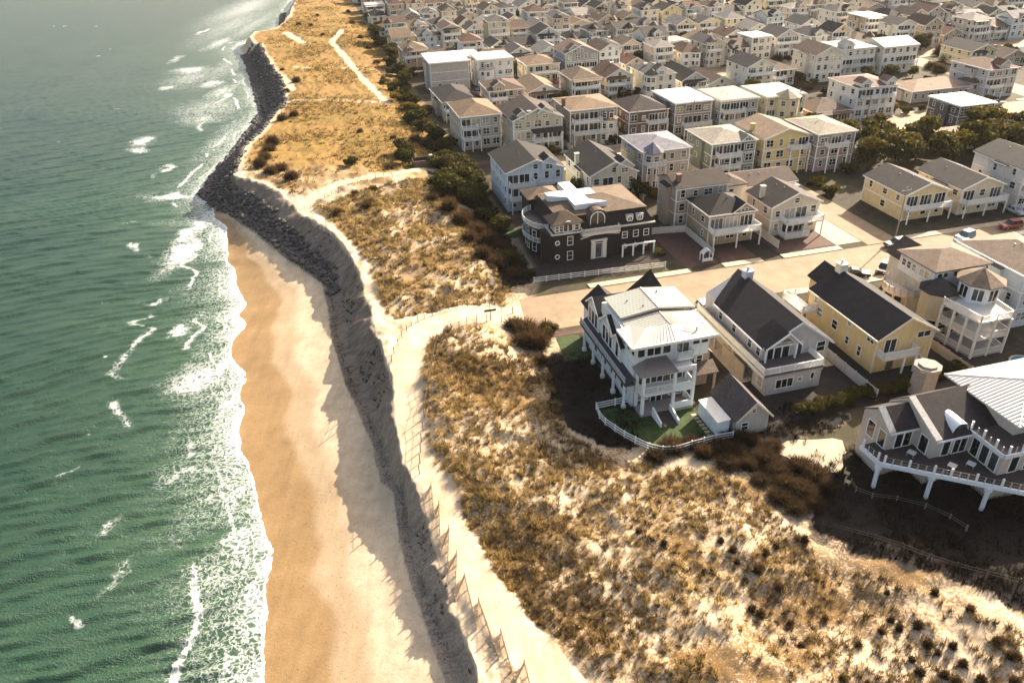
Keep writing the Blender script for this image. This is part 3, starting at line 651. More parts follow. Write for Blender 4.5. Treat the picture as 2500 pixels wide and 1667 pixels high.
        if lwin:
            if bayL and k == 0:
                y0, y1, pr_ = bayL; bo = MB().box(-pr_, -.01, y0, y1, 0, H-.35).build('side_bay', M['siding'], root, wall)
                br_ = MB().solid([(-pr_-.25, y0-.25, H-.33), (.3, y0-.25, H-.02), (.3, y1+.25, H-.02), (-pr_-.25, y1+.25, H-.33)], .12); br_.build('bay_roof', M['shingle'], bo, rcol if roof != 'flat' else (.2, .18, .16))
            c = max(2, int(d_/(5.5 if far else 3.6)))
            for q in range(c):
                yy = d_*(q+.5)/c+rd.uniform(-.4, .4); onb = bayL and bayL[0]+.7 < yy < bayL[1]-.7
                if bayL and not onb and bayL[0]-.7 < yy < bayL[1]+.7: continue
                if rd.random() < .82: win(root, 'L', -bayL[2] if onb else 0, yy, z+.9, rd.choice([.8, .9, 1.3]), rd.choice([1.1, 1.3]), 'sash', near, 'window', trim)
    if roof == 'gableA' and rise > 1.9: win(root, 'F', w_/2, 0, H+.25, 1.0, min(1.0, rise*.45), 'sash', near, 'window', trim)
    for (k, y, x0, x1, cov) in decks:
        z = base_+k*sh
        MB().box(x0, x1, -y, -.01, z-.28, z-.02).build('deck', M['paint'], root, (.52, .5, .46))
        railing(root, [(x0+.08, -.1), (x0+.08, -y+.08), (x1-.08, -y+.08), (x1-.08, -.1)], z, 1.0, st, trim, solid=not near)
        for x in ([x0+.12, (x0+x1)/2, x1-.12] if x1-x0 > 4.5 else [x0+.12, x1-.12]):
            zz = z+sh-.3 if cov else z-.28
            MB().box(x-.11, x+.11, -y+.04, -y+.26, 0 if k > 0 and k-1 not in dk else z-.28-(sh-.0 if k-1 in dk else 0) if not cov else 0, zz).build('post', M['paint'], root, trim)
        if cov:
            c_ = MB(); zt = z+sh-.3
            c_.solid([(x0-.25, -y-.3, zt), (x1+.25, -y-.3, zt), (x1+.25, -.01, zt+.5), (x0-.25, -.01, zt+.5)], .16); c_.build('porch_roof', M['shingle'], root, rcol)
    for (x, ww, kind) in dormers:                       # cross gables facing the front
        g = MB(); r2 = ww*.34; y1 = 3.6 if roof != 'flat' else 2
        zb = H-.05; bodyf = [(x-ww/2, -.25), (x+ww/2, -.25), (x+ww/2, y1), (x-ww/2, y1)]
        zz = zb+(1.5 if kind == 'tall' else .35)
        g.v = [(x-ww/2, -.25, zb-.5), (x+ww/2, -.25, zb-.5), (x+ww/2, -.25, zz), (x, -.25, zz+r2), (x-ww/2, -.25, zz), (x-ww/2, y1, zb-.5), (x+ww/2, y1, zb-.5), (x+ww/2, y1, zz), (x, y1, zz+r2), (x-ww/2, y1, zz)]
        g.f = [(0, 1, 2, 3, 4), (5, 9, 8, 7, 6), (0, 4, 9, 5), (1, 6, 7, 2), (4, 3, 8, 9), (2, 7, 8, 3)]; g.m = [0]*6
        dm = g.build('dormer', M['siding'], root, wall)
        r_ = MB(); gable_roof(r_, x-ww/2, x+ww/2, -.25, y1, zz, r2, 'A', .25, .14); r_.build('dormer_roof', M['shingle'], dm, rcol)
        t_ = MB()
        for s in (-1, 1): t_.bar((x+s*(ww/2+.25), -.55, zz-.1), (x, -.55, zz+r2+.1), .06, .24)
        t_.build('trim', M['paint'], dm, trim)
        win(dm, 'F', x, -.25, zb+.1, min(1.5, ww*.5), 1.0 if kind == 'tall' else .7, 'sash', near, 'window', trim)
    if chimney:
        cx, cy, top_ = chimney; c_ = MB().box(cx-.45, cx+.45, cy-.4, cy+.4, H-.2, H+top_); c_.box(cx-.55, cx+.55, cy-.5, cy+.5, H+top_, H+top_+.18)
        c_.build('chimney', M['stone'], root, wall if rd.random() < .6 else (.22, .13, .10))
    if turret:
        cx, cy, r_, zt, tw = turret; t_ = MB().extrude(ngon(cx, cy, r_, 8, math.pi/8), 0, zt); to = t_.build('turret', M['siding'], root, tw)
        c_ = MB(); cone_roof(c_, cx, cy, r_+.4, zt, 1.9, 8, math.pi/8); c_.build('turret_roof', M['shingle'], to, rcol)
        for q in range(n):
            for an in (-90, -135, 180):
                ap = r_*math.cos(math.pi/8); win(to, 'F', cx+ap*math.cos(R(an)), cy+ap*math.sin(R(an)), base_+q*sh+.8, 1.1, 1.3, 'sash', near, 'window', trim, rz=R(an+90))
    if cross:                                          # lower side wing on the left or right
        x0, x1, y0, y1, hh, rs = cross; c_ = MB().box(x0, x1, y0, y1, 0, hh); co_ = c_.build('wing', M['siding'], root, wall)
        r_ = MB(); hip_roof(r_, x0, x1, y0, y1, hh, rs, .35); r_.build('wing_roof', M['shingle'], co_, rcol)
        for q in range(max(1, int((x1-x0)/2.4))): win(co_, 'F', x0+(q+.5)*2.4, y0, hh-2.0, 1.1, 1.3, 'sash', near, 'window', trim)
    if near:
        for q in range(3):
            vx, vy = w_*rd.uniform(.3, .7), d_*rd.uniform(.35, .7); vz = H+(rise*(1-abs(vx/w_-.5)*2)*.9 if roof != 'flat' else .3) if roof != 'gableB' else H+rise*(1-abs(vy/d_-.5)*2)
            MB().tube((vx, vy, vz-.2), (vx, vy, vz+.55), .09, .09, 6).build('roof_vent', M['metal'], ro, (.35, .33, .3))
        ac = MB().box(w_+.25, w_+1.05, d_*.3, d_*.3+.8, .1, .95).build('air_conditioner', M['metal'], root, (.45, .44, .42))
    if roofdeck: railing(root, [(.1, .1), (w_-.1, .1), (w_-.1, d_*.5), (.1, d_*.5), (.1, .1)], H+.36, .95, st, trim, solid=not near)
    return root
# ------------------------------------------------------------------ the large houses in front (town coordinates, heights above the ground)
def pent(mb, x0, x1, y0, y1, z0, zl, zr, xa, za, m=0):
    i = len(mb.v)
    mb.v += [(x0, y0, z0), (x1, y0, z0), (x1, y0, zr), (xa, y0, za), (x0, y0, zl), (x0, y1, z0), (x1, y1, z0), (x1, y1, zr), (xa, y1, za), (x0, y1, zl)]
    for f in ((0, 1, 2, 3, 4), (5, 9, 8, 7, 6), (0, 4, 9, 5), (1, 6, 7, 2), (4, 3, 8, 9), (2, 7, 8, 3)): mb.f.append(tuple(i+k for k in f)); mb.m.append(m)
    return mb
def pentB(mb, x0, x1, y0, y1, z0, zf, zb, ya, za):
    i = len(mb.v)
    mb.v += [(x0, y0, z0), (x0, y1, z0), (x0, y1, zb), (x0, ya, za), (x0, y0, zf), (x1, y0, z0), (x1, y1, z0), (x1, y1, zb), (x1, ya, za), (x1, y0, zf)]
    for f in ((0, 4, 3, 2, 1), (5, 6, 7, 8, 9), (0, 5, 9, 4), (1, 2, 7, 6), (4, 9, 8, 3), (2, 3, 8, 7)): mb.f.append(tuple(i+k for k in f)); mb.m.append(0)
    return mb
def ribs(mb, p0, p1, q0, q1, n, w_=.05, h_=.06):
    """standing seams from edge p0-p1 to edge q0-q1"""
    for k in range(n+1):
        t = k/n; a = Vector(p0).lerp(Vector(p1), t); b = Vector(q0).lerp(Vector(q1), t); a.z += .03; b.z += .03; mb.bar(a, b, w_, h_)
    return mb
DARKROOF = (.021, .019, .022)

# --- tall white house with the pale metal roof
h1 = town_thing('white_house', 'tall white three-storey house with pale metal roof and stacked front porches', 'house', 39, 81)
MB().box(38.7, 47.2, 83.25, 100.5, 0, 7.0).build('wall', M['siding'], h1, (.66, .72, .72))
u = MB().box(38.9, 49.9, 83.2, 96.2, 7.0, 10.3).build('upper_wall', M['siding'], h1, (.70, .73, .71))
rt_ = MB(); EZ, RZ = 10.42, 11.15
def panel(y0, y1, dz):
    rt_.solid([(39.3, y0, EZ+dz), (45.1, y0, RZ+dz), (45.1, y1, RZ+dz), (39.3, y1, EZ+dz)], .22)
    rt_.solid([(45.1, y0, RZ+dz), (50.7, y0, EZ+dz), (50.7, y1, EZ+dz), (45.1, y1, RZ+dz)], .22)
panel(85.8, 89.6, 0); panel(89.8, 96.4, .5)
# hipped front
rt_.solid([(38.1, 82.5, EZ-.1), (44.4, 82.5, EZ-.1), (45.1, 85.8, RZ), (41.4, 85.8, RZ+.05)], .2)
rt_.solid([(38.1, 82.5, EZ-.1), (41.4, 85.8, RZ+.05), (40.0, 88.0, EZ+.2), (38.1, 88.0, EZ-.1)], .2)
rt_.solid([(44.4, 82.5, EZ-.1), (50.7, 82.5, EZ-.1), (50.7, 85.9, EZ), (45.1, 85.9, RZ)], .2)
ro = rt_.build('roof', M['metal'], h1, (.50, .45, .385))
sm_ = MB(); ribs(sm_, (38.2, 82.5, EZ-.1), (44.4, 82.5, EZ-.1), (41.5, 85.8, RZ), (45.0, 85.8, RZ), 11)
ribs(sm_, (39.3, 85.9, EZ), (39.3, 89.5, EZ), (45.0, 85.9, RZ), (45.0, 89.5, RZ), 8); ribs(sm_, (39.3, 89.9, EZ+.5), (39.3, 96.3, EZ+.5), (45.0, 89.9, RZ+.5), (45.0, 96.3, RZ+.5), 12)
ribs(sm_, (50.6, 82.6, EZ-.08), (50.6, 89.5, EZ), (45.2, 85.8, RZ), (45.2, 89.5, RZ), 12); ribs(sm_, (50.6, 89.9, EZ+.5), (50.6, 96.3, EZ+.5), (45.2, 89.9, RZ+.5), (45.2, 96.3, RZ+.5), 12)
sm_.bar((45.1, 85.8, RZ+.05), (45.1, 89.6, RZ+.05), .2, .1); sm_.bar((45.1, 89.8, RZ+.55), (45.1, 96.4, RZ+.55), .2, .1)
sm_.build('standing_seam', M['metal'], ro, (.50, .45, .38))
for x, y, z in ((41.8, 93.6, 11.3), (48.3, 84.1, 10.8), (46.9, 94.6, 11.6), (43.3, 91.2, 11.5)):
    MB().tube((x, y, z-.3), (x, y, z+.25), .12).build('roof_vent', M['metal'], ro, (.2, .2, .2))
fs = MB().box(38.0, 44.4, 82.32, 82.46, EZ-.45, EZ-.02); fs.box(44.4, 50.8, 82.32, 82.46, EZ-.45, EZ-.02); fs.box(37.92, 38.06, 82.5, 88.0, EZ-.45, EZ-.05)
fs.build('fascia', M['paint'], h1, TRIM)
# upper front windows, door, balcony
for x, w_ in ((39.7, 1.0), (41.6, 2.0), (43.5, 1.1)): win(h1, 'F', x, 83.2, 8.25, w_, 1.6, 'door', True)
for y in (84.0, 85.6, 87.1): win(h1, 'L', 38.9, y, 8.25, .9, 1.6, 'door', True)
win(h1, 'F', 45.9, 83.2, 7.6, 1.8, 2.2, 'door', True, 'door')
for x in (47.9, 49.2): win(h1, 'F', x, 83.2, 8.9, 1.0, .7, 'door', True)
MB().box(44.7, 47.1, 82.0, 83.2, 7.35, 7.55).build('balcony', M['paint'], h1, TRIM)
railing(h1, [(44.8, 83.1), (44.8, 82.1), (47.0, 82.1), (47.0, 83.1)], 7.55, 1.05, .15)
# left side: pent deck on columns, dark cross gables with tall windows
MB().box(37.3, 38.7, 82.6, 101, 4.15, 4.5).build('side_deck', M['shingle'], h1, (.07, .06, .065))
MB().solid([(37.2, 82.4, 4.52), (38.7, 82.4, 5.25), (38.7, 101.2, 5.25), (37.2, 101.2, 4.52)], .06).build('skirt_roof', M['shingle'], h1, (.06, .052, .06))
for y in (99.6, 95.6, 91.6, 87.4, 83.4):
    c_ = MB().box(37.42, 37.74, y-.16, y+.16, .6, 4.15); c_.box(37.3, 37.86, y-.28, y+.28, 0, .6); c_.build('column', M['paint'], h1, (.68, .70, .70))
railing(h1, [(37.35, 100.8), (37.35, 83)], 4.55, .9, .2, (.45, .45, .46))
for k, (y, hw) in enumerate(((98.3, 2.3), (92.4, 2.3), (88.6, 1.4))):
    g = MB(); zc = 8.4 if k < 2 else 7.9; za = 10.1 if k < 2 else 9.0
    pentB(g, 38.45, 39.9, y-hw, y+hw, 4.8, zc, zc, y, za); gb = g.build('side_gable', M['siding'], h1, (.66, .70, .70))
    r_ = MB(); gable_roof(r_, 38.5, 43.2, y-hw, y+hw, zc, za-zc, 'B', .35, .18); r_.build('gable_roof', M['shingle'], gb, DARKROOF)
    t_ = MB(); t_.bar((38.1, y-hw-.35, zc-.2), (38.1, y, za+.1), .08, .26); t_.bar((38.1, y+hw+.35, zc-.2), (38.1, y, za+.1), .08, .26); t_.build('trim', M['paint'], gb, TRIM)
    for dy in (-1.3, 0, 1.3):
        if abs(dy) < hw-.5: win(gb, 'L', 38.45, y+dy, 5.4, 1.0, 2.4, 'door', True)
for y in (98, 94, 90, 86):
    for dy in (-.65, .65): win(h1, 'L', 38.7, y+dy, 1.1, .95, 1.7, 'sash', True)
# front porches
MB().box(39.0, 46.8, 83.16, 83.24, .45, 6.5).build('porch_shade', M['siding'], h1, (.12, .105, .095))  # dark panel paints the deep shade of the porches on the back wall
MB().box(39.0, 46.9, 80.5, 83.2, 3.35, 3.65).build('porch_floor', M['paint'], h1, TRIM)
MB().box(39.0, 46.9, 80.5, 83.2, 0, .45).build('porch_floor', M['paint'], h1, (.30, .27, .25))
MB().box(39.0, 43.9, 80.5, 83.2, 6.55, 6.85).build('beam', M['paint'], h1, TRIM)
MB().box(43.9, 46.9, 80.5, 83.2, 6.5, 6.8).build('terrace_floor', M['paint'], h1, (.62, .6, .56))
for x, y in ((39.2, 80.7), (43.8, 80.7), (46.7, 80.7), (39.2, 82.9), (46.7, 82.9)):
    MB().box(x-.2, x+.2, y-.2, y+.2, 0, 6.55).build('column', M['paint'], h1, TRIM)
pr = MB(); pr.solid([(38.4, 80.2, 6.95), (44.1, 80.2, 6.95), (43.4, 83.2, 7.85), (40.6, 83.2, 7.85)], .1); pr.solid([(38.4, 80.2, 6.95), (40.6, 83.2, 7.85), (38.4, 83.2, 6.97)], .1)
pr.solid([(44.1, 80.2, 6.95), (44.1, 83.2, 6.97), (43.4, 83.2, 7.85)], .1)
po_ = pr.build('porch_roof', M['metal'], h1, (.19, .155, .135)); rb = MB(); ribs(rb, (38.8, 80.2, 6.95), (44.0, 80.2, 6.95), (40.6, 83.2, 7.85), (43.4, 83.2, 7.85), 12); rb.build('standing_seam', M['metal'], po_, (.15, .12, .105))
for z in (3.65, .45): MB().box(43.95, 46.85, 80.55, 80.7, z, z+1.05).build('parapet', M['paint'], h1, (.66, .70, .68)); MB().box(46.7, 46.85, 80.7, 83.2, z, z+1.05).build('parapet', M['paint'], h1, (.66, .70, .68))
MB().box(43.95, 46.85, 80.55, 80.7, 6.8, 7.3).build('parapet', M['paint'], h1, TRIM)
railing(h1, [(39.1, 83.1), (39.1, 80.7), (43.6, 80.7)], 3.65, 1.05, .3)
for x in (40.4, 42.3): win(h1, 'F', x, 83.15, 3.75, 1.7, 2.2, 'door', True, 'door')
win(h1, 'F', 45.3, 83.15, 3.75, 1.7, 2.2, 'door', True, 'door')
win(h1, 'F', 40.3, 83.15, 1.1, 1.6, 1.3, 'sash', True); win(h1, 'F', 42.4, 83.15, .45, 1.6, 2.2, 'door', True, 'door'); win(h1, 'F', 45.3, 83.15, 1.1, 1.8, 1.3, 'sash', True)
sp_ = MB()
for k in range(7): sp_.box(40.9, 43.2, 80.5-(k+1)*.42, 80.5-k*.42, 0, .45-k*.06)
sp_.build('steps', M['board'], h1, (.09, .065, .055))
for x in (40.75, 43.35): MB().extrude([(x-.12, 77.6), (x+.12, 77.6), (x+.12, 80.5), (x-.12, 80.5)], 0, [.75, .75, 1.5, 1.5]).build('stair_wall', M['paint'], h1, TRIM)
# right wing with gables, black pyramid behind
g = MB(); pent(g, 47.2, 51.6, 85.5, 97, 0, 5.6, 5.6, 49.4, 7.4); wg = g.build('wing', M['siding'], h1, (.42, .33, .24))
r_ = MB(); gable_roof(r_, 47.2, 51.6, 85.5, 97, 5.6, 1.8, 'A', .4, .18); r_.build('wing_roof', M['shingle'], wg, (.15, .11, .08))
for x in (48.8, 50.0): win(wg, 'F', x, 85.5, 4.0, .85, 1.2, 'sash', True)
MB().solid([(46.9, 83.4, 3.3), (52.2, 83.4, 3.3), (52.2, 85.5, 4.2), (46.9, 85.5, 4.2)], .15).build('porch_roof', M['shingle'], wg, (.16, .12, .09))
for x in (48.6, 51.8): MB().box(x-.15, x+.15, 83.6, 83.9, 0, 3.2).build('post', M['paint'], wg, (.5, .4, .28))
pb = MB().box(46, 51.5, 97.3, 103.4, 0, 7.0).build('rear_wing', M['siding'], h1, (.62, .64, .63)); r_ = MB(); cone_roof(r_, 48.6, 100.6, 4.3, 7.0, 5.2, 4, math.pi/4); r_.build('pyramid_roof', M['shingle'], pb, DARKROOF)
pb = MB().box(39.0, 44, 100.5, 104, 0, 6.6).build('rear_wing', M['siding'], h1, (.66, .70, .70)); r_ = MB(); gable_roof(r_, 39, 44, 100.5, 104, 6.6, 2.2, 'A', .4, .18); r_.build('rear_roof', M['shingle'], pb, DARKROOF)

# --- garage and white box shed beside it
g1 = town_thing('garage', 'small grey garage with dark gable roof below the grey house', 'garage', 49, 72.5)
g = MB(); pent(g, 49.3, 54, 72.8, 79.5, 0, 2.9, 2.9, 51.6, 5.2); g.build('wall', M['siding'], g1, (.46, .43, .39))
r_ = MB(); gable_roof(r_, 49.3, 54, 72.8, 79.5, 2.9, 2.3, 'A', .4, .18); r_.build('roof', M['shingle'], g1, (.085, .07, .066))
t_ = MB(); t_.bar((48.9, 72.36, 2.6), (51.65, 72.36, 5.3), .07, .26); t_.bar((54.4, 72.36, 2.6), (51.65, 72.36, 5.3), .07, .26); t_.build('trim', M['paint'], g1, (.62, .56, .47))
win(g1, 'F', 51.6, 72.8, 3.5, .5, .7, 'door', True); win(g1, 'F', 50.5, 72.8, 1.0, .9, 1.1, 'sash', True); win(g1, 'L', 49.3, 76, 1.0, .9, 1.1, 'sash', True)
b1 = town_thing('garden_shed', 'long white box shed with flat lid against the garage', 'shed', 46.8, 73.5)
MB().box(46.9, 48.7, 73.6, 78.9, 0, 2.3).build('wall', M['paint'], b1, (.60, .66, .68)); MB().solid([(46.8, 73.5, 2.42), (48.8, 73.5, 2.55), (48.8, 79, 2.55), (46.8, 79, 2.42)], .1).build('roof', M['paint'], b1, (.74, .70, .62))
MB().box(46.87, 46.9, 75.2, 77.2, .15, 2.0).build('door', M['paint'], b1, (.55, .6, .62))
for k in range(7):
    st_ = MB().box(0, .75, 0, .5, 0, .06); o = st_.build('stepping_stone', M['concrete'], None); o.location = (*W(45.9, 73.8+k*.8), 4.05); o.rotation_euler = (0, 0, -AH)
    tag(o, 'square stepping stone beside the white shed, %s from the fence' % ordinal(k+1), 'paving stone', 'stepping stones beside the white shed')

# --- grey gable house with the long deck
h2 = town_thing('grey_house', 'grey shingle house with steep dark roof and white wraparound deck', 'house', 58, 80)
GW = (.46, .44, .43); GL = (.50, .43, .33)
MB().box(57.9, 66.8, 80, 83.5, 0, 3.5).build('lower_wall', M['siding'], h2, (.47, .44, .42))
MB().box(59, 70, 83.52, 101, 0, 3.5).build('lower_wall', M['siding'], h2, (.50, .45, .37))
g = MB(); pent(g, 59, 70, 83.5, 101, 3.5, 6.2, 5.3, 64.6, 9.2); g.build('upper_wall', M['siding'], h2, (.44, .43, .44))
r_ = MB()
for xe, ze in ((59, 6.2), (70, 5.3)):
    k = (9.2-ze)/abs(xe-64.6); s = -1 if xe < 64 else 1; xo = xe+s*.5; zo = ze-k*.5
    r_.solid([(xo, 83.0, zo+.25), (64.6, 83.0, 9.45), (64.6, 101.5 if s > 0 else 101.5, 9.45), (xo, 97.5 if s < 0 else 99.5, zo+.25)], .22)
r_.solid([(58.5, 97.5, 6.2), (61.5, 98.2, 7.4), (64.6, 101.5, 9.45), (62.5, 101.4, 7.3)], .2)
r_.build('roof', M['shingle'], h2, DARKROOF)
t_ = MB(); t_.bar((58.5, 82.95, 5.95), (64.6, 82.95, 9.35), .08, .3); t_.bar((70.5, 82.95, 4.95), (64.6, 82.95, 9.35), .08, .3); t_.box(58.38, 58.5, 83, 97.4, 5.85, 6.15); t_.build('trim', M['paint'], h2, (.60, .62, .66))
# recessed loggia: second small gable in front
g = MB(); pent(g, 59.0, 64.0, 82.6, 83.45, 6.1, 6.25, 6.3, 62.2, 8.2); lg = g.build('front_gable', M['siding'], h2, (.5, .52, .55)); r_ = MB(); gable_roof(r_, 59.0, 64.2, 82.6, 86.5, 6.25, 1.95, 'A', .3, .16, ridge=62.2); r_.build('gable_roof', M['shingle'], lg, DARKROOF)
t_ = MB(); t_.bar((58.7, 82.25, 6.2), (62.2, 82.25, 8.4), .08, .25); t_.bar((64.5, 82.25, 6.2), (62.2, 82.25, 8.4), .08, .25); t_.build('trim', M['paint'], lg, TRIM)
MB().quad((60.3, 82.58, 6.45), (63.5, 82.58, 6.45), (62.2, 82.58, 7.5)).build('gable_pane', M['glass'], lg)
for x in (59.1, 63.9): MB().box(x-.12, x+.12, 82.6, 82.84, 3.6, 6.1).build('post', M['paint'], h2, (.6, .62, .65))
for x in (60.2, 61.5, 62.8): win(h2, 'F', x, 83.5, 3.7, 1.1, 2.1, 'door', True, 'door')
win(h2, 'F', 65.1, 83.5, 3.75, .7, 2.0, 'door', True, 'door'); win(h2, 'F', 68.7, 83.5, 3.6, 1.3, 1.6, 'sash', True)
win(h2, 'F', 60.9, 80, 1.0, 2.7, 1.4, 'door', True)
for x, w_ in ((63.4, .6), (65.4, .5)): win(h2, 'F', x, 80, 1.6, w_, .6 if w_ > .55 else 1.0, 'door', True)
MB().box(57.2, 66.9, 79.6, 83.5, 3.5, 3.75).build('deck', M['paint'], h2, (.10, .08, .075)); MB().box(57.2, 58.99, 83.52, 100.5, 3.5, 3.75).build('deck', M['paint'], h2, (.42, .36, .28))
railing(h2, [(57.35, 100.3), (57.35, 79.8)], 3.75, 1.05, .16, (.72, .68, .58), solid=True); railing(h2, [(57.35, 79.8), (66.7, 79.8), (66.7, 83.3)], 3.75, 1.05, .16)
MB().box(57.0, 57.18, 79.6, 100.5, 3.35, 3.8).build('fascia', M['paint'], h2, (.74, .68, .56))
for y in (99.5, 94, 88.5): MB().box(57.3, 57.6, y-.15, y+.15, 0, 3.5).build('post', M['paint'], h2, (.5, .42, .32))
MB().box(57.3, 57.5, 85, 91.5, 0, 2.2).build('carport_screen', M['siding'], h2, (.46, .38, .28))
for y in (84.6, 87.0, 91.6, 95.8): win(h2, 'L', 59, y, 4.1, 1.0, 1.5, 'sash', True)
for y in (87, 92, 97): win(h2, 'L', 59, y, 1.0, 1.3, 1.5, 'sash', True)
win(h2, 'L', 57.9, 81.6, .8, 1.3, 1.7, 'sash', True)
c_ = MB().box(64.0, 65.4, 98.2, 99.4, 6, 10.2); c_.box(63.9, 65.5, 98.1, 99.5, 10.2, 10.4); c_.tube((64.7, 98.8, 10.4), (64.7, 98.8, 11.0), .25); c_.build('chimney', M['paint'], h2, (.42, .45, .5))

# --- yellow gable house
h3 = town_thing('yellow_house', 'yellow gable house with dark roof and small white front balcony', 'house', 76, 80.5)
YW = (.66, .50, .25)
g = MB(); pent(g, 76, 85.6, 80.5, 97.5, 0, 6.0, 6.0, 80.6, 8.7); g.build('wall', M['siding'], h3, YW)
r_ = MB(); gable_roof(r_, 76, 85.6, 80.5, 97.0, 6.0, 2.7, 'A', .5, .22, ridge=80.6); r_.build('roof', M['shingle'], h3, DARKROOF)
t_ = MB(); t_.bar((75.5, 79.95, 5.8), (80.6, 79.95, 8.85), .08, .28); t_.bar((86.1, 79.95, 5.8), (80.6, 79.95, 8.85), .08, .28); t_.box(75.4, 75.5, 80, 97.4, 5.65, 5.95); t_.box(75.9, 76.08, 80.42, 80.6, 0, 5.7); t_.box(85.5, 85.7, 80.42, 80.6, 0, 5.7); t_.build('trim', M['paint'], h3, (.72, .62, .44))
win(h3, 'F', 78.3, 80.5, 3.3, 1.9, 2.2, 'door', True, 'door'); win(h3, 'F', 83.9, 80.5, 5.0, 2.2, .9, 'door', True)
MB().box(76.3, 82.4, 78.9, 80.5, 2.9, 3.15).build('balcony', M['paint'], h3, (.6, .56, .48)); railing(h3, [(76.4, 80.4), (76.4, 79), (82.3, 79), (82.3, 80.4)], 3.15, 1.05, .16)
for x in (80.2, 82.2): MB().box(x-.12, x+.12, 79, 79.24, 0, 2.9).build('post', M['paint'], h3, TRIM)
sx = MB()
for k in range(9): sx.box(82.5+k*.28, 82.78+k*.28, 79, 80, 2.9-k*.32, 3.0-k*.32)
sx.build('stair', M['paint'], h3, (.5, .48, .45)); win(h3, 'F', 79, 80.5, .1, 1.0, 2.1, 'door', True, 'door', (.35, .12, .06))
for y, z, w_, hh in ((95.5, 4.3, .9, 1.0), (94.2, 2.6, 1.2, 1.3), (90.2, 2.4, 1.2, 1.4), (87.0, 4.7, .8, .5), (86.8, 1.6, .7, 1.2), (83.8, 1.2, .7, 1.6), (82, 4.6, 1.5, .9)): win(h3, 'L', 76, y, z, w_, hh, 'sash', True)
c_ = MB().box(79.9, 81.3, 96.2, 97.5, 6, 9.9); c_.box(79.8, 81.4, 96.1, 97.6, 9.9, 10.1); c_.tube((80.6, 96.9, 10.1), (80.6, 96.9, 10.7), .25); c_.build('chimney', M['paint'], h3, (.74, .66, .5))
g = MB(); pent(g, 79.8, 84.8, 97.5, 103, 0, 5.2, 5.2, 82.3, 7.2); rw = g.build('rear_wing', M['siding'], h3, YW); r_ = MB(); gable_roof(r_, 79.8, 84.8, 97.5, 103, 5.2, 2.0, 'A', .4, .2); r_.build('rear_roof', M['shingle'], rw, DARKROOF)
MB().box(73.4, 75.9, 95, 101, 2.9, 3.1).build('side_porch', M['paint'], h3, (.7, .64, .52)); railing(h3, [(75.8, 101), (73.5, 101), (73.5, 95.1), (75.8, 95.1)], 3.1, 1, .18)
for x, y in ((73.6, 95.2), (73.6, 100.8)): MB().box(x-.12, x+.12, y-.12, y+.12, 0, 2.9).build('post', M['paint'], h3, TRIM)

# --- house with turrets and three-level decks
h4 = town_thing('turret_house', 'cream and white house with brown turrets and three stacked decks', 'house', 93, 80)
CR = (.62, .52, .34)
MB().box(94.6, 104, 86.2, 97.5, 0, 6.4).build('wall', M['siding'], h4, (.55, .53, .48))
MB().box(93.2, 103, 90.5, 98.5, 6.4, 9.5).build('upper_wall', M['siding'], h4, (.62, .64, .67))
r_ = MB(); hip_roof(r_, 93.2, 103, 90.5, 98.5, 9.5, 1.5, .6); r_.build('roof', M['shingle'], h4, (.17, .12, .085))
for x in (94.2, 95.3, 97.2, 98.3, 100.2, 101.3): win(h4, 'F', x, 90.5, 8.2, .8, .75, 'door', True)
for x in (94.2, 95.3): win(h4, 'F', x, 90.5, 7.1, .8, .75, 'door', True)
for y in (92, 93.2, 95, 96.2, 97.4): win(h4, 'L', 93.2, y, 7.6, .8, 1.1, 'sash', True)
tw = MB().extrude(ngon(98.4, 86.6, 3.1, 8, math.pi/8), 0, 9.3).build('tower', M['siding'], h4, (.66, .68, .70)); r_ = MB(); cone_roof(r_, 98.4, 86.6, 3.7, 9.3, 1.9, 8, math.pi/8); r_.build('tower_roof', M['shingle'], tw, (.20, .145, .10))
ap = 3.1*math.cos(math.pi/8)
for an in (-90, -135, -45, 180): win(tw, 'F', 98.4+ap*math.cos(R(an)), 86.6+ap*math.sin(R(an)), 6.75, 1.5, 1.9, 'door', True, rz=R(an+90))
tw = MB().extrude(ngon(93.9, 89.6, 2.6, 8, math.pi/8), 0, 6.9).build('turret', M['siding'], h4, CR); r_ = MB(); cone_roof(r_, 93.9, 89.6, 3.1, 6.9, 2.0, 8, math.pi/8); r_.build('turret_roof', M['shingle'], tw, (.055, .045, .042))
ap = 2.6*math.cos(math.pi/8)
for an, z, hh in ((-90, 4.0, 1.7), (-90, .9, 1.3), (-135, .9, 1.3), (180, .9, 1.2)): win(tw, 'F', 93.9+ap*math.cos(R(an)), 89.6+ap*math.sin(R(an)), z, 1.4, hh, 'sash', True, rz=R(an+90))
DK = [(91.9, 86.2), (92.7, 79.4), (98.4, 79.4), (98.9, 83.6)]
for z in (.4, 3.3, 6.3):
    MB().extrude(DK+[(98.9, 86.2)], z-.32, z).build('deck', M['paint'], h4, (.36, .33, .30) if z < 1 else (.66, .62, .54))
    railing(h4, DK, z, 1.0, .17, (.70, .64, .58))
for (x0, y0), (x1, y1), n_ in ((DK[0], DK[1], 3), (DK[1], DK[2], 2), (DK[2], DK[3], 1)):
    for k in range(n_):
        x = x0+(x1-x0)*k/n_; y = y0+(y1-y0)*k/n_; MB().box(x-.15, x+.15, y-.15, y+.15, 0, 6.0).build('post', M['paint'], h4, (.70, .66, .58))
for z in (.5, 3.4):
    for x in (95.4, 97.0): win(h4, 'F', x, 86.2, z, 1.5, 2.1, 'door', True, 'door')
bal = [(94.5+3.6*math.cos(R(t)), 97.2+3.6*math.sin(R(t))) for t in range(100, 271, 17)]
